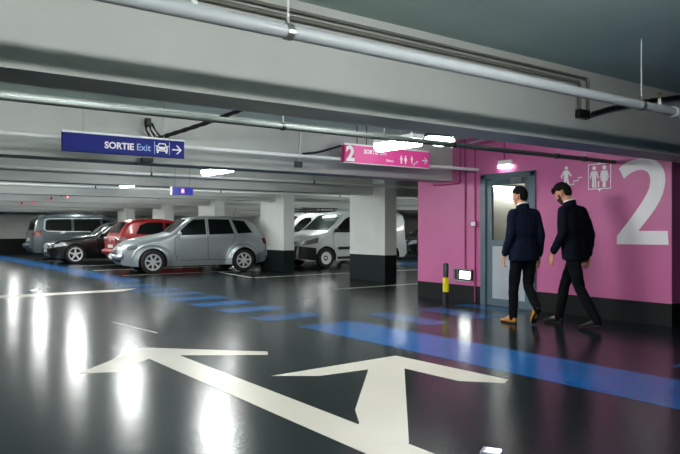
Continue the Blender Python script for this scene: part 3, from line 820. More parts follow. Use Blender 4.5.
    def glass(s, root, wins, name='side_window'):
        for sd in (1, -1):
            for b, t in wins: obj(name, s.side(b, t, sd), M['glass'], root, smooth=40)
    def seams(s, root, lines):
        for sd in (1, -1):
            for l in lines: obj('door_seam', s.seam(l, sd), M['trim'], root)
    def mirrors(s, root, x, z, m):
        for sd in (1, -1):
            bm = ellipsoid(bmesh.new(), (x, sd*(s.y(x, z)+.11), z), (.055, .1, .07), 16, 10)
            tube(bm, [(x, sd*(s.y(x, z)-.01), z-.05), (x, sd*(s.y(x, z)+.08), z-.03)], .022, 8)
            obj('door_mirror', bm, m, root, smooth=60)
    def handles(s, root, hs, m):
        for sd in (1, -1):
            for x, z in hs:
                y = s.y(x, z); bm = bmesh.new()
                tube(bm, [(x-.09, sd*(y-.01), z), (x-.08, sd*(y+.025), z), (x+.08, sd*(y+.025), z), (x+.09, sd*(y-.01), z)], .013, 8)
                obj('door_handle', bm, m, root, smooth=50)
    def rails(s, root, x0, x1, m):
        for sd in (1, -1):
            P = []
            for i in range(13):
                x = x0+(x1-x0)*i/12; P.append((x, sd*(s.y(x, s.top(x))-.03), s.top(x)+(.045 if 0 < i < 12 else -.01)))
            obj('roof_rail', T(P, .017, 8), m, root, smooth=50)

R_ = math.radians
# silver retro hatchback
def silver_car():
    t = thing('car', 'silver rounded retro hatchback with chrome wheels beside the second column', 'car')
    c = Car(4.29, 1.70, [(-2.145, .62), (-2.12, .9), (-2.03, 1.06), (-1.88, 1.24), (-1.66, 1.46), (-1.48, 1.55), (-1.1, 1.595), (-.5, 1.60), (.02, 1.56), (.23, 1.50), (.76, 1.12), (1.0, 1.065), (1.3, 1.01), (1.7, .93), (1.95, .83), (2.1, .7), (2.145, .58)],
            [(-2.145, .42), (-2.0, .27), (-1.5, .22), (1.5, .2), (2.0, .24), (2.145, .38)],
            [(-2.145, .78), (-2.05, .9), (-1.7, .93), (-1, .98), (.6, .98), (1.2, .9), (1.7, .82), (2.0, .7), (2.145, .55)],
            [(-2.2, 1.0), (-1, 1.06), (.7, 1.03), (2.2, .8)], (1.27, -1.345), .325, tan=.33, flare=.105,
            ry=[(-2.2, .14), (-1.5, .12), (.2, .1), (.7, .17), (1.2, .26), (1.8, .26), (2.2, .2)], rz=[(-2.2, .14), (-1.5, .1), (.2, .08), (.7, .14), (1.3, .22), (2.2, .2)])
    c.body('body', M['p_silver'], t); c.add_wheels(t, M['chrome'], 7, .68)
    obj('windshield', c.screen(.26, .75, .95, f1=.93), M['glass'], t, smooth=40)
    obj('rear_window', c.screen(-1.9, -1.66, .8), M['glass'], t, smooth=40)
    c.glass(t, [([(.62, 1.06), (.1, 1.07), (-.24, 1.075)], [(.56, 1.12), (.26, 1.4), (.1, 1.495), (-.24, 1.515)]),
                ([(-.33, 1.075), (-1.08, 1.10)], [(-.33, 1.52), (-.95, 1.515)]), ([(-1.19, 1.105), (-1.66, 1.13)], [(-1.04, 1.505), (-1.42, 1.475)])])
    for xc in c.wheels:
        for sd in (1, -1):
            P, Rr = [], []
            for k in range(19):
                a = R_(-12+204*k/18); x = xc+.475*math.cos(a)*1.06; z = .36+.45*math.sin(a); P.append((x, sd*(c.y(x, z)-.028), z)); Rr.append(.018+.04*math.sin(PI*k/18)**.6)
            obj('fender', T(P, Rr, 12), M['p_silver'], t, smooth=80)
    c.seams(t, [[(.66, 1.04), (.66, .6), (.6, .36)], [(-.285, 1.5), (-.285, .36)], [(-1.13, 1.1), (-1.0, .8), (-.95, .6), (-.93, .36)], [(.5, .36), (-.93, .36)]])
    obj('sill_trim', c.side([(.86, .27), (-.95, .27)], [(.86, .33), (-.95, .33)], 1, .012), M['p_silver'], t); obj('sill_trim', c.side([(.86, .27), (-.95, .27)], [(.86, .33), (-.95, .33)], -1, .012), M['p_silver'], t)
    c.mirrors(t, .55, 1.1, M['chrome']); c.handles(t, [(-.12, .98), (-.9, 1.0)], M['chrome'])
    for sd in (1, -1):
        obj('headlight', c.side([(1.93, .64), (1.64, .67)], [(1.9, .76), (1.66, .8)], sd, .012), M['lens'], t, smooth=50)
        obj('taillight', c.side([(-1.98, .82), (-2.1, .76)], [(-1.93, .98), (-2.06, .96)], sd, .012), M['redlens'], t, smooth=50)
    obj('grille', c.end(-.3, .3, .5, .78, 1, .012), M['trim'], t, smooth=50)
    for k in range(4): obj('grille_bar', c.end(-.3, .3, .53+.065*k, .545+.065*k, 1, .02), M['chrome'], t)
    bm = bmesh.new(); P = [(c.endx(y, .47, 1)+.03, y, .47) for y in [-.6+.1*k for k in range(13)]]; tube(bm, P, .07, 10)
    obj('front_bumper', bm, M['p_silver'], t, smooth=50)
    P = [(c.endx(y, .36, 1)+.02, y, .36) for y in [-.55+.1*k for k in range(12)]]; obj('air_intake', T(P, .035, 8), M['trim'], t, smooth=50)
    P = [(c.endx(y, .52, -1)-.03, y, .52) for y in [-.72+.12*k for k in range(13)]]; obj('rear_bumper', T(P, .085, 10), M['p_silver'], t, smooth=50)
    obj('number_plate', c.end(-.26, .26, .42, .52, 1, .11), M['platew'], t)
    obj('aerial', T([(-1.3, 0, 1.59), (-1.42, 0, 1.86)], .005, 6), M['trim'], t)
    obj('spoiler', B(-1.68, -1.48, -.5, .5, 1.555, 1.585, .01), M['p_silver'], t)
    return t
def place(t, c_local, p_world, heading):
    R = Matrix.Rotation(heading, 2); q = R @ Vector(c_local); t.location = (p_world[0]-q.x, p_world[1]-q.y, 0); t.rotation_euler = (0, 0, heading)
ptc = silver_car(); place(ptc, (1.27, .83), (6.62, 17.62), R_(172))

def saloon():
    t = thing('car', 'black saloon with silver spoked wheels parked next to the grey people carrier', 'car')
    c = Car(4.62, 1.82, [(-2.31, .6), (-2.28, .92), (-2.15, 1.04), (-1.75, 1.09), (-1.55, 1.15), (-.95, 1.44), (-.3, 1.49), (.05, 1.45), (.85, 1.0), (1.2, .955), (1.8, .86), (2.12, .77), (2.27, .66), (2.31, .52)],
            [(-2.31, .4), (-2.1, .26), (-1.5, .2), (1.6, .18), (2.15, .2), (2.31, .34)], [(-2.31, .8), (-2.1, .92), (-1.5, .98), (0, 1), (1.3, .99), (1.9, .93), (2.15, .83), (2.31, .66)],
            [(-2.4, .98), (0, .95), (2.4, .78)], (1.49, -1.33), .335, tan=.45, rz=[(-3, .1), (3, .1)])
    c.body('body', M['p_black'], t); c.add_wheels(t, M['alloy'], 5, .72)
    obj('windshield', c.screen(.1, .82, .93), M['glass'], t, smooth=40); obj('rear_window', c.screen(-1.52, -1.0, .88), M['glass'], t, smooth=40)
    c.glass(t, [([(.62, .985), (-.2, 1.0)], [(.5, 1.05), (.1, 1.3), (-.05, 1.345), (-.2, 1.355)]), ([(-.27, 1.0), (-1.15, 1.02)], [(-.27, 1.36), (-.7, 1.33), (-1.1, 1.16)])])
    c.seams(t, [[(.75, .97), (.8, .6), (.7, .3)], [(-.23, 1.35), (-.23, .3)], [(-1.2, 1.0), (-1.0, .7), (-.95, .3)]])
    c.mirrors(t, .58, 1.04, M['p_black']); c.handles(t, [(-.05, .9), (-1.0, .93)], M['p_black'])
    for sd in (1, -1):
        obj('headlight', c.side([(2.2, .58), (1.78, .66)], [(2.17, .7), (1.8, .76)], sd, .01), M['lens'], t, smooth=50)
        obj('taillight', c.side([(-1.95, .8), (-2.25, .78)], [(-1.95, .95), (-2.2, .95)], sd, .01), M['redlens'], t, smooth=50)
        obj('headlight_inner', c.end(sd*.42, sd*.7, .56, .68, 1, .01), M['lens'], t, smooth=50)
        obj('grille', c.end(sd*.04, sd*.32, .5, .67, 1, .014), M['chrome'], t, smooth=50)
    obj('air_intake', c.end(-.5, .5, .26, .4, 1, .01), M['trim'], t); obj('number_plate', c.end(-.26, .26, .41, .5, 1, .02), M['platew'], t)
    return t
sal = saloon(); place(sal, (1.49, .89), (6.38, 24.48), R_(178))

def red_hatch():
    t = thing('car', 'red hatchback parked between the black saloon and the silver car', 'car')
    c = Car(3.75, 1.66, [(-1.875, .6), (-1.86, .9), (-1.79, 1.04), (-1.62, 1.3), (-1.5, 1.44), (-1.3, 1.52), (-.5, 1.56), (-.1, 1.53), (.15, 1.46), (.78, 1.04), (1.1, .98), (1.6, .86), (1.8, .72), (1.875, .55)],
            [(-1.875, .4), (-1.7, .26), (1.6, .2), (1.875, .36)], [(-1.875, .8), (-1.75, .91), (-1.3, .98), (0, 1), (1.2, .97), (1.65, .84), (1.875, .6)],
            [(-2, 1.02), (0, .98), (2, .8)], (1.18, -1.2), .3, tan=.32)
    c.body('body', M['p_red'], t); c.add_wheels(t, M['alloy'], 6, .66)
    obj('windshield', c.screen(.2, .75, .93), M['glass'], t, smooth=40); obj('rear_window', c.screen(-1.76, -1.52, .8), M['glass'], t, smooth=40)
    c.glass(t, [([(.55, 1.02), (-.3, 1.03)], [(.45, 1.1), (.1, 1.38), (-.3, 1.45)]), ([(-.38, 1.03), (-1.3, 1.08)], [(-.38, 1.455), (-.9, 1.45), (-1.15, 1.36)])])
    c.seams(t, [[(.65, 1.0), (.66, .5), (.6, .3)], [(-.34, 1.45), (-.34, .3)], [(-1.3, 1.08), (-1.0, .6), (-.9, .3)]])
    c.mirrors(t, .5, 1.08, M['p_red']); c.handles(t, [(-.15, .93)], M['p_red'])
    for sd in (1, -1):
        yy = sd*.6
        for z, m1, m2 in ((.86, 'lens', 'redlens'),):
            x = c.endx(yy, z, -1)
            l = obj('taillight', lathe(bmesh.new(), [(.11, x+.03), (.11, x-.02), (.085, x-.035)], 'x', 24, (0, yy, z)), M[m1], t, smooth=40)
            obj('red_ring', lathe(bmesh.new(), [(.06, x-.03), (.06, x-.045), (.03, x-.05)], 'x', 20, (0, yy, z)), M[m2], l, smooth=40)
        obj('side_lamp', c.side([(-1.68, .72), (-1.8, .7)], [(-1.62, .98), (-1.74, .98)], sd, .01), M['lens'], t, smooth=50)
        obj('headlight', c.side([(1.6, .62), (1.3, .68)], [(1.58, .78), (1.32, .82)], sd, .01), M['lens'], t, smooth=50)
    P = [(c.endx(y, .5, -1)-.02, y, .5) for y in [-.66+.11*k for k in range(13)]]; obj('rear_bumper', T(P, .08, 10), M['p_red'], t, smooth=50)
    obj('number_plate', c.end(-.26, .26, .62, .73, -1, .012), M['platew'], t); obj('rear_badge', lathe(bmesh.new(), [(.04, -1.885), (.04, -1.9)], 'x', 20, (0, 0, .86)), M['chrome'], t)
    return t
red = red_hatch(); place(red, (-1.875, -.7), (6.78, 21.1), 0)

def van(label):
    t = thing('van', label, 'van', group='white vans behind the columns')
    c = Car(4.38, 1.81, [(-2.19, .6), (-2.185, 1.3), (-2.14, 1.62), (-2.02, 1.76), (-1.7, 1.8), (-.6, 1.82), (.1, 1.8), (.42, 1.72), (1.2, 1.16), (1.45, 1.1), (1.85, 1.02), (2.08, .9), (2.17, .72), (2.19, .5)],
            [(-2.19, .4), (-2.0, .28), (1.7, .22), (2.19, .3)], [(-2.19, .92), (-2.05, .97), (-1, 1), (1, 1), (1.6, .96), (1.95, .84), (2.19, .64)],
            [(-2.2, 1.15), (1, 1.1), (2.2, .9)], (1.3, -1.43), .32, tan=.16, rz=[(-3, .1), (3, .1)])
    c.body('body', M['p_white'], t); c.add_wheels(t, M['white'], 5, .6, plain=True)
    obj('windshield', c.screen(.5, 1.16, .94), M['glass'], t, smooth=40)
    c.glass(t, [([(1.0, 1.13), (.05, 1.12)], [(.93, 1.22), (.5, 1.56), (.3, 1.64), (.05, 1.65)])])
    c.seams(t, [[(1.05, 1.1), (1.02, .6), (.9, .34)], [(0, 1.66), (0, .34)], [(-1.0, 1.66), (-1.0, .34)]])
    c.mirrors(t, .95, 1.2, M['trim']); c.handles(t, [(.14, .98)], M['trim'])
    for sd in (1, -1):
        obj('headlight', c.side([(2.1, .72), (1.62, .8)], [(2.05, .84), (1.58, .98)], sd, .01), M['lens'], t, smooth=50)
        obj('bumper_cladding', c.side([(2.17, .32), (1.66, .24)], [(2.16, .7), (1.68, .64)], sd, .012), M['trim'], t, smooth=50)
        obj('rub_strip', c.side([(.86, .58), (-1.05, .58)], [(.86, .67), (-1.05, .67)], sd, .014), M['trim'], t)
        obj('taillight', c.side([(-2.1, .85), (-2.18, .85)], [(-2.1, 1.4), (-2.15, 1.4)], sd, .01), M['redlens'], t)
        obj('sill_cladding', c.side([(.88, .28), (-1.0, .28)], [(.88, .36), (-1.0, .36)], sd, .008), M['trim'], t)
    obj('front_bumper', c.end(-.62, .62, .32, .7, 1, .012), M['trim'], t, smooth=50)
    obj('grille', c.end(-.42, .42, .72, .83, 1, .012), M['trim'], t, smooth=50); obj('grille_bar', c.end(-.42, .42, .76, .78, 1, .02), M['chrome'], t)
    P = [(c.endx(y, .45, -1)-.02, y, .45) for y in [-.8+.16*k for k in range(11)]]; obj('rear_bumper', T(P, .08, 10), M['trim'], t, smooth=50)
    return t, c
v1, cv = van('white van with black bumper behind the nearest column'); place(v1, (1.3, .88), (12.0, 17.0), R_(181))
v2 = copy_tree(v1); v2['label'] = 'white van with a black roof rack behind the other white van'
v2.location = (v1.location.x+.1, v1.location.y+2.75, 0)
t = thing('roof_rack', 'black roof rack carried on the roof of the farther white van', 'roof rack', (v2.location.x, v2.location.y, 1.83), R_(181))
for sd in (1, -1):
    obj('side_rail', T([(-1.2, sd*.62, .06), (.3, sd*.62, .06)], .024, 8), M['dark'], t); obj('upper_rail', T([(-1.25, sd*.66, .16), (.36, sd*.66, .16)], .022, 8), M['dark'], t)
    for x in (-1.1, -.45, .2): obj('foot', T([(x, sd*.62, -.04), (x, sd*.66, .16)], .022, 8), M['dark'], t)
for k in range(5): obj('cross_bar', T([(-1.2+.37*k, -.62, .06), (-1.2+.37*k, .62, .06)], .018, 8), M['dark'], t)

def carrier():
    t = thing('car', 'dark grey people carrier seen from behind at the far left', 'car')
    c = Car(4.85, 1.92, [(-2.425, .6), (-2.41, .95), (-2.36, 1.12), (-2.22, 1.6), (-2.1, 1.74), (-1.8, 1.80), (-.6, 1.84), (.3, 1.80), (.6, 1.72), (1.45, 1.14), (1.7, 1.06), (2.1, .93), (2.35, .76), (2.425, .55)],
            [(-2.425, .42), (-2.3, .28), (2.1, .22), (2.425, .34)], [(-2.425, .86), (-2.3, .94), (-1.9, .98), (0, 1), (1.6, .98), (2.1, .88), (2.425, .62)],
            [(-2.5, 1.1), (0, 1.06), (2.5, .85)], (1.5, -1.42), .34, tan=.24)
    c.body('body', M['p_grey'], t); c.add_wheels(t, M['alloy'], 5, .68)
    obj('windshield', c.screen(.65, 1.4, .93), M['glass'], t, smooth=40); obj('rear_window', c.screen(-2.35, -2.17, .86), M['glass'], t, smooth=40)
    c.glass(t, [([(1.2, 1.12), (.3, 1.12)], [(1.1, 1.22), (.75, 1.52), (.3, 1.63)]), ([(.2, 1.12), (-.85, 1.13)], [(.2, 1.64), (-.85, 1.64)]), ([(-.95, 1.13), (-1.85, 1.17), (-1.95, 1.2)], [(-.95, 1.64), (-1.8, 1.61), (-1.9, 1.56)])])
    for sd in (1, -1):
        obj('window_trim', c.seam([(1.2, 1.1), (-1.9, 1.15), (-2.0, 1.25), (-1.95, 1.6), (-1.8, 1.65), (.3, 1.68)], sd, .03, .007), M['chrome'], t)
        obj('taillight', c.side([(-2.12, .98), (-2.38, .95)], [(-2.1, 1.16), (-2.34, 1.15)], sd, .012), M['redlens'], t, smooth=50)
        obj('tail_lamp_inner', c.end(sd*.55, sd*.78, .97, 1.12, -1, .01), M['redlens'], t)
        obj('headlight', c.side([(2.25, .62), (1.85, .7)], [(2.2, .76), (1.85, .84)], sd, .01), M['lens'], t)
    c.seams(t, [[(.25, 1.65), (.25, .34)], [(-.9, 1.65), (-.9, .8), (-1.0, .36)]]); c.handles(t, [(.1, .98), (-1.05, 1.0)], M['p_grey']); c.mirrors(t, 1.15, 1.2, M['p_grey'])
    c.rails(t, .2, -1.9, M['trim'])
    P = [(c.endx(y, .55, -1)-.02, y, .55) for y in [-.8+.16*k for k in range(11)]]; obj('rear_bumper', T(P, .1, 10), M['p_grey'], t, smooth=50)
    obj('number_plate', c.end(-.26, .26, .75, .87, -1, .012), M['platew'], t); obj('tailgate_strip', c.end(-.5, .5, .9, .93, -1, .015), M['chrome'], t)
    obj('aerial', T([(-1.7, 0, 1.8), (-1.85, 0, 1.92)], .012, 6), M['trim'], t)
    return t
mpv = carrier(); place(mpv, (-2.425, -.86), (5.75, 28.4), R_(-2))

def dark_car():
    t = thing('car', 'dark car far back between the nearest column and the pink wall', 'car')
    c = Car(4.3, 1.76, [(-2.15, .6), (-2.12, .95), (-1.9, 1.2), (-1.6, 1.4), (-.7, 1.47), (0, 1.44), (.85, 1.02), (1.3, .95), (1.9, .8), (2.1, .66), (2.15, .5)], [(-2.15, .4), (-1.9, .24), (1.8, .2), (2.15, .34)],
            [(-2.15, .8), (-1.9, .94), (0, 1), (1.3, .98), (1.9, .86), (2.15, .64)], [(-2.2, .98), (2.2, .8)], (1.36, -1.3), .32, tan=.36)
    c.body('body', M['p_black'], t); c.add_wheels(t, M['alloy'], 5, .66)
    obj('windshield', c.screen(.1, .8, .93), M['glass'], t); obj('rear_window', c.screen(-1.95, -1.6, .85), M['glass'], t)
    c.glass(t, [([(.6, .99), (-.3, 1.0)], [(.45, 1.08), (.05, 1.34), (-.3, 1.37)]), ([(-.38, 1.0), (-1.4, 1.03)], [(-.38, 1.37), (-1.2, 1.3)])])
    c.seams(t, [[(.7, .98), (.7, .3)], [(-.34, 1.36), (-.34, .3)]]); c.mirrors(t, .55, 1.05, M['p_black'])
    for sd in (1, -1):
        obj('headlight', c.side([(2.05, .58), (1.7, .64)], [(2.0, .7), (1.7, .76)], sd, .01), M['lens'], t); obj('taillight', c.side([(-1.9, .8), (-2.1, .78)], [(-1.88, .98), (-2.06, .96)], sd, .01), M['redlens'], t)
    obj('number_plate', c.end(-.26, .26, .42, .52, 1, .015), M['platew'], t); obj('grille', c.end(-.4, .4, .56, .66, 1, .012), M['trim'], t)
    return t
dk = dark_car(); place(dk, (2.15, 0), (18.6, 21.2), R_(178))

# ------------------------------------------------------------------ people
V = Vector
def loft(bm, rings, seg=28, ex=2.4):
    """rings: (centre, half_fwd, half_side) horizontal superellipse rings bottom to top"""
    G = []
    for c, a, b in rings:
        row = []
        for k in range(seg):
            t = 2*PI*k/seg; ct, st = math.cos(t), math.sin(t)
            row.append(bm.verts.new(V(c)+V((a*math.copysign(abs(ct)**(2/ex), ct), b*math.copysign(abs(st)**(2/ex), st), 0))))
        G.append(row)
    for i in range(len(G)-1):
        for k in range(seg): bm.faces.new((G[i][k], G[i][(k+1) % seg], G[i+1][(k+1) % seg], G[i+1][k]))
    bm.faces.new(list(reversed(G[0]))); bm.faces.new(G[-1])
    bmesh.ops.recalc_face_normals(bm, faces=bm.faces[:])
    return bm
def limb(bm, pts, rs, seg=16, n=8):
    """smooth tapered limb with round ends"""
    P, Rr = [], []
    for i in range(len(pts)-1):
        for k in range(n):
            t = k/n; P.append(V(pts[i]).lerp(V(pts[i+1]), t)); Rr.append(rs[i]+(rs[i+1]-rs[i])*t)
    P.append(V(pts[-1])); Rr.append(rs[-1])
    for _ in range(3): P = [P[0]]+[(P[i-1]+P[i]*2+P[i+1])/4 for i in range(1, len(P)-1)]+[P[-1]]
    tube(bm, P, Rr, seg)
    for p, r in ((P[0], Rr[0]), (P[-1], Rr[-1])): ellipsoid(bm, p, (r*.98, r*.98, r*.98), 14, 8)
    return bm
def hand(bm, wrist, d, palm_n, thumb_d, curl=.5, s=1.):
    """hand hanging from the wrist: d finger direction, palm_n palm normal, thumb_d side of the thumb"""
    d = V(d).normalized(); n = V(palm_n); n = (n-d*n.dot(d)).normalized(); w = d.cross(n).normalized()
    if w.dot(V(thumb_d)) < 0: w = -w
    wrist = V(wrist)
    limb(bm, [wrist-d*.05, wrist+d*.012], [.029*s, .026*s], 14, 4)
    for q in (-.026, -.009, .009, .026):                       # palm
        limb(bm, [wrist+d*.005+w*q*.55*s, wrist+d*.086*s+w*q*s], [.017*s, .0135*s], 12, 4)
    for q, L in ((.029, .066), (.010, .076), (-.010, .071), (-.028, .056)):
        p = wrist+d*.088*s+w*q*s; pts = [p]; a = 0.
        for f, da in ((.45, .35), (.32, .8), (.23, .6)):
            a += da*curl; p = p+(d*math.cos(a)+n*math.sin(a))*L*f*s; pts.append(p)
        limb(bm, pts, [.0105*s, .0098*s, .009*s, .0078*s], 10, 4)
    p = wrist+d*.022*s+w*.022*s
    limb(bm, [p, p+(d*.6+w*.75+n*.25)*.036*s, p+(d*.6+w*.75+n*.25)*.036*s+(d*.9+w*.15+n*.4)*.03*s, p+(d*.6+w*.75+n*.25)*.036*s+(d*.9+w*.1+n*.5)*.052*s], [.0155*s, .0125*s, .0108*s, .009*s], 10, 4)
def head_rot(pitch, yaw): return Matrix.Rotation(yaw, 3, 'Z') @ Matrix.Rotation(pitch, 3, 'Y')
def head_shape(bm, c, R, hair=0., seg=48, rings=36):
    """head about its centre, x to the face; hair>0 pushes the surface out"""
    res = bmesh.ops.create_uvsphere(bm, u_segments=seg, v_segments=rings, radius=1)
    g = lambda t, m, w: math.exp(-((t-m)/w)**2)
    for v in res['verts']:
        x, y, z = v.co
        rx, ry, rz = .097, .076, .118
        X, Y, Z = x*rx, y*ry, z*rz
        if z < 0:
            k = -z; Y *= 1-.3*k**1.5; X = X*(1-.12*k)+.018*k if x > 0 else X*(1-.35*k)
        if x > 0:
            X += .004*g(Z, .03, .015)*g(Y, 0, .05)                                   # brow
            X -= .008*g(Z, .008, .012)*(g(Y, .032, .016)+g(Y, -.032, .016))          # sockets
            X += .024*g(Z, -.022, .017)*g(Y, 0, .011)+.012*g(Z, .0, .02)*g(Y, 0, .009)   # nose
            X += .006*g(Z, -.056, .006)*g(Y, 0, .02)+.006*g(Z, -.068, .006)*g(Y, 0, .018)  # lips
            X += .010*g(Z, -.098, .016)*g(Y, 0, .022)                                # chin
            Y += math.copysign(.004, Y)*g(Z, -.02, .02)*g(X, .06, .03)               # cheek
        v.co = V((X, Y, Z))
        if hair: v.co += v.co.normalized()*hair
    bmesh.ops.transform(bm, matrix=Matrix.Translation(c) @ R.to_4x4(), verts=res['verts'])
    return res['verts']
def shoe(name, heel, toe, up, m, parent, s=1.):
    """leather shoe from heel to toe with a separate sole"""
    h, t = V(heel), V(toe); d = (t-h).normalized(); u = V(up); u = (u-d*u.dot(d)).normalized(); w = u.cross(d)
    L = (t-h).length
    def sect(rows, seg=18):
        bm = bmesh.new(); G = []
        for q, hw, z0, z1 in rows:
            c = h+d*(q*L); row = []
            for k in range(seg):
                a = 2*PI*k/seg; ca, sa = math.cos(a), math.sin(a)
                zz = (z0+z1)/2+(z1-z0)/2*math.copysign(abs(sa)**.75, sa)
                row.append(bm.verts.new(c+w*(hw*math.copysign(abs(ca)**.8, ca))+u*zz))
            G.append(row)
        for i in range(len(G)-1):
            for k in range(seg): bm.faces.new((G[i][k], G[i][(k+1) % seg], G[i+1][(k+1) % seg], G[i+1][k]))
        bm.faces.new(G[0]); bm.faces.new(G[-1]); bmesh.ops.recalc_face_normals(bm, faces=bm.faces[:]); return bm
    up_ = sect([(0, .02, .03, .06), (.03, .031, .018, .085), (.15, .035, .012, .10), (.3, .034, .012, .098), (.45, .038, .012, .078), (.62, .046, .012, .062), (.78, .046, .012, .052), (.92, .034, .012, .042), (.985, .018, .014, .03), (1, .006, .018, .024)])
    o = obj(name, up_, m, parent, smooth=60)
    so = sect([(-.01, .02, 0, .02), (.03, .034, 0, .022), (.25, .036, 0, .022), (.3, .034, .006, .018), (.6, .049, .003, .016), (.8, .049, .002, .015), (.95, .034, .003, .015), (1.015, .01, .006, .014)])
    obj('sole', so, M['sole'], o, smooth=40)
    return o
def person(label, loc, heading, J, cloth, shoe_m, hair_kind):
    t = thing('person', label, 'person', (*loc, 0), heading, 'men in dark suits')
    g = lambda k: V(J[k])
    hc, hr = g('head'), head_rot(J['pitch'], J['yaw'])
    neck = g('neck'); chest = g('chest'); pel = g('pelvis')
    # ---- body: one continuous figure
    bm = bmesh.new()
    head_shape(bm, hc, hr)
    for s in (1, -1):                                          # ears
        ellipsoid(bm, hc+hr @ V((-.012, s*.081, -.008)), (.022, .013, .036), 14, 10, hr @ Matrix.Rotation(s*-.35, 3, 'Z') @ Matrix.Rotation(-.15, 3, 'Y'))
    limb(bm, [neck-V((0, 0, .06)), neck, hc+hr @ V((-.022, 0, -.075))], [.068, .06, .056], 18)
    loft(bm, [(pel+V((0, 0, -.02)), .10, .15), (pel.lerp(chest, .35), .095, .14), (pel.lerp(chest, .75), .11, .16), (chest+V((0, 0, .02)), .10, .17), (neck+V((0, 0, -.03)), .06, .09)])
    for s in 'lr':
        sg = 1 if s == 'l' else -1
        limb(bm, [g('sh_'+s), g('el_'+s), g('wr_'+s)], [.05, .042, .029])
        limb(bm, [g('sh_'+s), neck-V((0, 0, .05))], [.05, .05])
        fd = V(J['hand_'+s]); hand(bm, g('wr_'+s)+fd.normalized()*.03, fd, J['palm_'+s], (1, 0, 0), J.get('curl', .8))
        limb(bm, [g('hip_'+s), g('kn_'+s), g('an_'+s)], [.078, .052, .04])
        limb(bm, [g('an_'+s), g('an_'+s).lerp(g('toe_'+s), .55)], [.036, .026])
    body = obj('body', remesh(bm, .0062, 2), M['skin'], t, smooth=80)
    for s in (1, -1):
        e = obj('eye', ellipsoid(bmesh.new(), hc+hr @ V((.075, s*.032, .008)), (.012, .013, .012), 14, 10), M['shirt'], t, smooth=60)
        obj('iris', ellipsoid(bmesh.new(), hc+hr @ V((.0845, s*.032, .008)), (.004, .006, .006), 12, 8), M['hair'], e, smooth=60)
        bm = bmesh.new(); limb(bm, [hc+hr @ V((.088, s*.018, .03)), hc+hr @ V((.083, s*.036, .034)), hc+hr @ V((.068, s*.052, .03))], [.004, .0045, .003], 8, 3); obj('eyebrow', bm, M['hair'], t, smooth=60)
    # ---- hair
    bm = bmesh.new(); vs = head_shape(bm, V((0, 0, 0)), Matrix.Identity(3), .004, 64, 48)
    kill = []
    for v in vs:
        x, y, z = v.co
        line = .052 if x > .03 else (.052-(.03-x)*1.5 if x > -.04 else -.053-(-.04-x)*.55)   # hair line: fringe, temple, nape
        if abs(y) > .05 and -.042 < x < .03: line = max(line, .03)
        v.tag = z < line
        q = v.co.normalized()
        vol = .012+.014*max(0, q.z)
        if hair_kind == 'curly':
            vol = .014+.016*max(0, q.z)+.008*max(0, q.x)*max(0, q.z)
            vol += .012*abs(noise.noise(v.co*38))+.007*noise.noise(v.co*80)
        else:
            vol += .004*noise.noise(v.co*55)+.012*max(0, q.x)*max(0, q.z)
            if z < .02: vol *= .75
        fade = min(1, max(0, (z-line)/.03)); v.co += q*vol*(.25+.75*fade)
    bmesh.ops.delete(bm, geom=[v for v in vs if v.tag], context='VERTS')
    inner = bmesh.ops.extrude_face_region(bm, geom=bm.faces[:])
    for v in [e for e in inner['geom'] if isinstance(e, bmesh.types.BMVert)]: v.co *= .86
    if hair_kind == 'curly':
        random.seed(3)
        for k in range(26):
            a = random.uniform(-1.1, 1.1); p = V((.085*math.cos(a)+.012, .075*math.sin(a), random.uniform(.058, .1)))
            limb(bm, [p, p+V((.016, .004*random.uniform(-1, 1), .004)), p+V((.026, .01*random.uniform(-1, 1), -.012))], [.013, .011, .006], 8, 3)
    bmesh.ops.transform(bm, matrix=Matrix.Translation(hc) @ hr.to_4x4(), verts=bm.verts[:])
    obj('hair', remesh(bm, .005, 1, .4), M['hair'], t, smooth=80)
    if J.get('beard'):
        bm = bmesh.new(); vs = head_shape(bm, V((0, 0, 0)), Matrix.Identity(3), .004, 64, 48)
        for v in vs:
            x, y, z = v.co
            keep = (z < -.045 and x > .0 and not (x > .07 and -.075 < z < -.05 and abs(y) < .02)) or (-.045 <= z < .0 and -.0 < x < .035 and abs(y) > .045)
            v.tag = not keep
            if keep: v.co += v.co.normalized()*(.006+.004*noise.noise(v.co*70))+V((.004, 0, -.006 if z < -.08 else 0))
        bmesh.ops.delete(bm, geom=[v for v in vs if v.tag], context='VERTS')
        inner = bmesh.ops.extrude_face_region(bm, geom=bm.faces[:])
        for v in [e for e in inner['geom'] if isinstance(e, bmesh.types.BMVert)]: v.co *= .9
        bmesh.ops.transform(bm, matrix=Matrix.Translation(hc) @ hr.to_4x4(), verts=bm.verts[:])
        obj('beard', bm, M['beard'], t, smooth=80)
    # ---- shirt
    lean = (hc-neck); lean.z = 0
    def collar(z0, z1, a, b, tilt):
        bm = bmesh.new(); rows = []
        for (z, k) in ((z0, 1.12), (z1, 1.0), (z1+.002, .93), (z0, .98)):
            row = []
            for i in range(32):
                q = 2*PI*i/32; x = a*k*math.cos(q); row.append(bm.verts.new(neck+V((x-.008+lean.x*.12, b*k*math.sin(q), z-tilt*x))))
            rows.append(row)
        for i in range(4):
            A, Bq = rows[i], rows[(i+1) % 4]
            for k in range(32): bm.faces.new((A[k], A[(k+1) % 32], Bq[(k+1) % 32], Bq[k]))
        bmesh.ops.recalc_face_normals(bm, faces=bm.faces[:]); return bm
    obj('shirt_collar', collar(-.03, .047, .069, .066, .3), M['shirt'], t, smooth=50)
    for s in 'lr':
        w, e = g('wr_'+s), g('el_'+s); d = (w-e).normalized()
        obj('shirt_cuff', T([w-d*.06, w+d*.002], [.04, .036], 18), M['shirt'], t, smooth=50)
    # ---- jacket
    bm = bmesh.new(); hem = V(J['hem'])
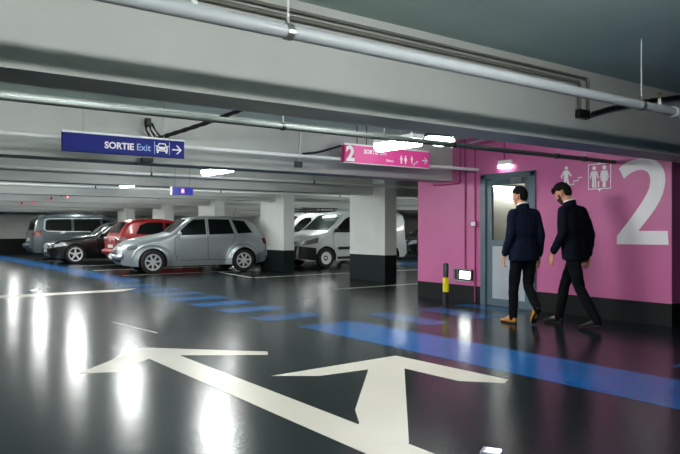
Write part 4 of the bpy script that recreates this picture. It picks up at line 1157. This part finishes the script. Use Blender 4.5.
    loft(bm, [(hem, .128, .205), (hem.lerp(pel, .6)+V((0, 0, .05)), .132, .203), (pel.lerp(chest, .38), .118, .178), (pel.lerp(chest, .72), .130, .196), (chest, .128, .205), (chest.lerp(neck, .55), .112, .185), (neck+V((-.01, 0, -.035)), .085, .125), (neck+V((-.012, 0, 0)), .072, .078)], 36, 2.5)
    for s in 'lr':
        sh, el, wr = g('sh_'+s), g('el_'+s), g('wr_'+s)
        limb(bm, [sh+V((0, 0, -.01)), sh.lerp(el, .5), el, el.lerp(wr, .5), wr-(wr-el).normalized()*.018], [.068, .066, .06, .054, .045], 20)
        limb(bm, [sh+V((0, 0, .0)), sh.lerp(neck+V((0, 0, -.05)), .6)], [.066, .06], 18)
    jb = wrinkle(remesh(bm, .0085, 5), .006, 9, 16, J['seed'])
    jk = obj('jacket', jb, M[cloth], t, smooth=80)
    obj('jacket_collar', collar(-.055, .026, .084, .082, .34), M[cloth], jk, smooth=50)
    back = lambda z, y: None
    # back seam and vent
    dg = None
    bm = bmesh.new(); tree = None
    from mathutils.bvhtree import BVHTree
    src = bmesh.new(); src.from_mesh(jk.data); tree = BVHTree.FromBMesh(src); src.free()
    pts = []
    for k in range(15):
        z = hem.z+.01+(chest.z+.05-hem.z)*k/14; cx = pel.x+(chest.x-pel.x)*max(0, min(1, (z-pel.z)/(chest.z-pel.z)))
        hit = tree.ray_cast(V((cx-.6, 0, z)), V((1, 0, 0)))
        if hit[0]: pts.append(hit[0]+V((.0015, 0, 0)))
    if len(pts) > 3: obj('back_seam', T(pts, .0025, 6), M['cable'], jk)
    # lapels at the front
    for sg in (1, -1):
        P = []
        for q in range(7):
            z = neck.z-.03-(neck.z-.03-pel.z-.18)*q/6; y = sg*(.07-.055*q/6)
            hit = tree.ray_cast(V((chest.x+.6, y, z)), V((-1, 0, 0)))
            if hit[0]: P.append(hit[0]+V((.002, 0, 0)))
        if len(P) > 3: obj('lapel', T(P, [.014]+[.02]*(len(P)-2)+[.006], 8), M[cloth], jk, smooth=60)
    # ---- trousers
    bm = bmesh.new()
    loft(bm, [(pel+V((0, 0, -.12)), .10, .13), (pel+V((0, 0, -.03)), .118, .168), (pel+V((0, 0, .06)), .108, .155)], 28)
    for s in 'lr':
        hp, kn, an = g('hip_'+s), g('kn_'+s), g('an_'+s)
        limb(bm, [hp, hp.lerp(kn, .45), kn, kn.lerp(an, .45), an+(an-kn).normalized()*.02], [.094, .083, .066, .064, .052], 20)
    tb = wrinkle(remesh(bm, .0085, 4), .007, 8, 15, J['seed']+5)
    obj('trousers', tb, M['trousers'], t, smooth=80)
    for s in 'lr': shoe('shoe', J['heel_'+s], J['toe_'+s], J['up_'+s], M[shoe_m], t)
    return t
man1 = dict(seed=1, head=(.085, .0, 1.655), pitch=.1, yaw=.38, neck=(.03, 0, 1.515), chest=(.01, 0, 1.33), pelvis=(0, 0, .95), hem=(-.01, 0, .825),
    sh_l=(.0, .165, 1.43), el_l=(-.03, .218, 1.14), wr_l=(.07, .245, .905), hand_l=(.25, -.05, -1), palm_l=(-.2, -1, 0),
    sh_r=(-.01, -.165, 1.43), el_r=(-.075, -.205, 1.14), wr_r=(-.0, -.235, .89), hand_r=(.2, .05, -1), palm_r=(-.2, 1, 0),
    hip_l=(.01, .088, .9), kn_l=(.085, .095, .49), an_l=(.10, .095, .10), heel_l=(.045, .09, 0), toe_l=(.335, .12, 0), up_l=(0, 0, 1),
    hip_r=(-.01, -.088, .9), kn_r=(.03, -.085, .485), an_r=(-.20, -.06, .235), heel_r=(-.262, -.055, .235), toe_r=(-.105, -.075, .01), up_r=(.8, 0, .6))
person('man in a dark suit and tan shoes walking towards the grey door', (7.01, 5.49), math.radians(72), man1, 'navy', 'tan', 'short')
man2 = dict(seed=9, beard=True, head=(.165, .0, 1.688), pitch=.42, yaw=.1, neck=(.075, 0, 1.55), chest=(.03, 0, 1.36), pelvis=(0, 0, .96), hem=(-.02, 0, .85),
    sh_l=(.05, .17, 1.465), el_l=(.02, .235, 1.17), wr_l=(.14, .26, .94), hand_l=(.3, -.05, -1), palm_l=(-.2, -1, 0),
    sh_r=(.0, -.17, 1.46), el_r=(-.09, -.215, 1.17), wr_r=(-.05, -.24, .90), hand_r=(.2, .05, -1), palm_r=(-.2, 1, 0),
    hip_l=(-.02, .088, .92), kn_l=(-.13, .095, .5), an_l=(-.36, .09, .125), heel_l=(-.405, .09, .065), toe_l=(-.125, .10, 0), up_l=(.25, 0, 1),
    hip_r=(.02, -.088, .92), kn_r=(.2, -.09, .51), an_r=(.28, -.085, .095), heel_r=(.225, -.085, 0), toe_r=(.51, -.1, .012), up_r=(0, 0, 1))
person('bearded man in a dark suit and black shoes striding before the big number 2', (7.32, 4.95), math.radians(92), man2, 'navy_dark', 'blackleather', 'curly')


# ------------------------------------------------------------------ render look
w = bpy.data.worlds.new('world'); w.use_nodes = True; SC.world = w
w.node_tree.nodes['Background'].inputs[0].default_value = (.02, .025, .028, 1)
SC.view_settings.view_transform = 'Standard'; SC.view_settings.look = 'None'; SC.view_settings.gamma = 1; SC.view_settings.use_curve_mapping = False
SC.view_settings.exposure = .9
SC.cycles.use_denoising = True
SC.cycles.max_bounces = 8; SC.cycles.diffuse_bounces = 5; SC.cycles.glossy_bounces = 4
SC.cycles.sample_clamp_indirect = 6
SC.cycles.caustics_reflective = False; SC.cycles.caustics_refractive = False
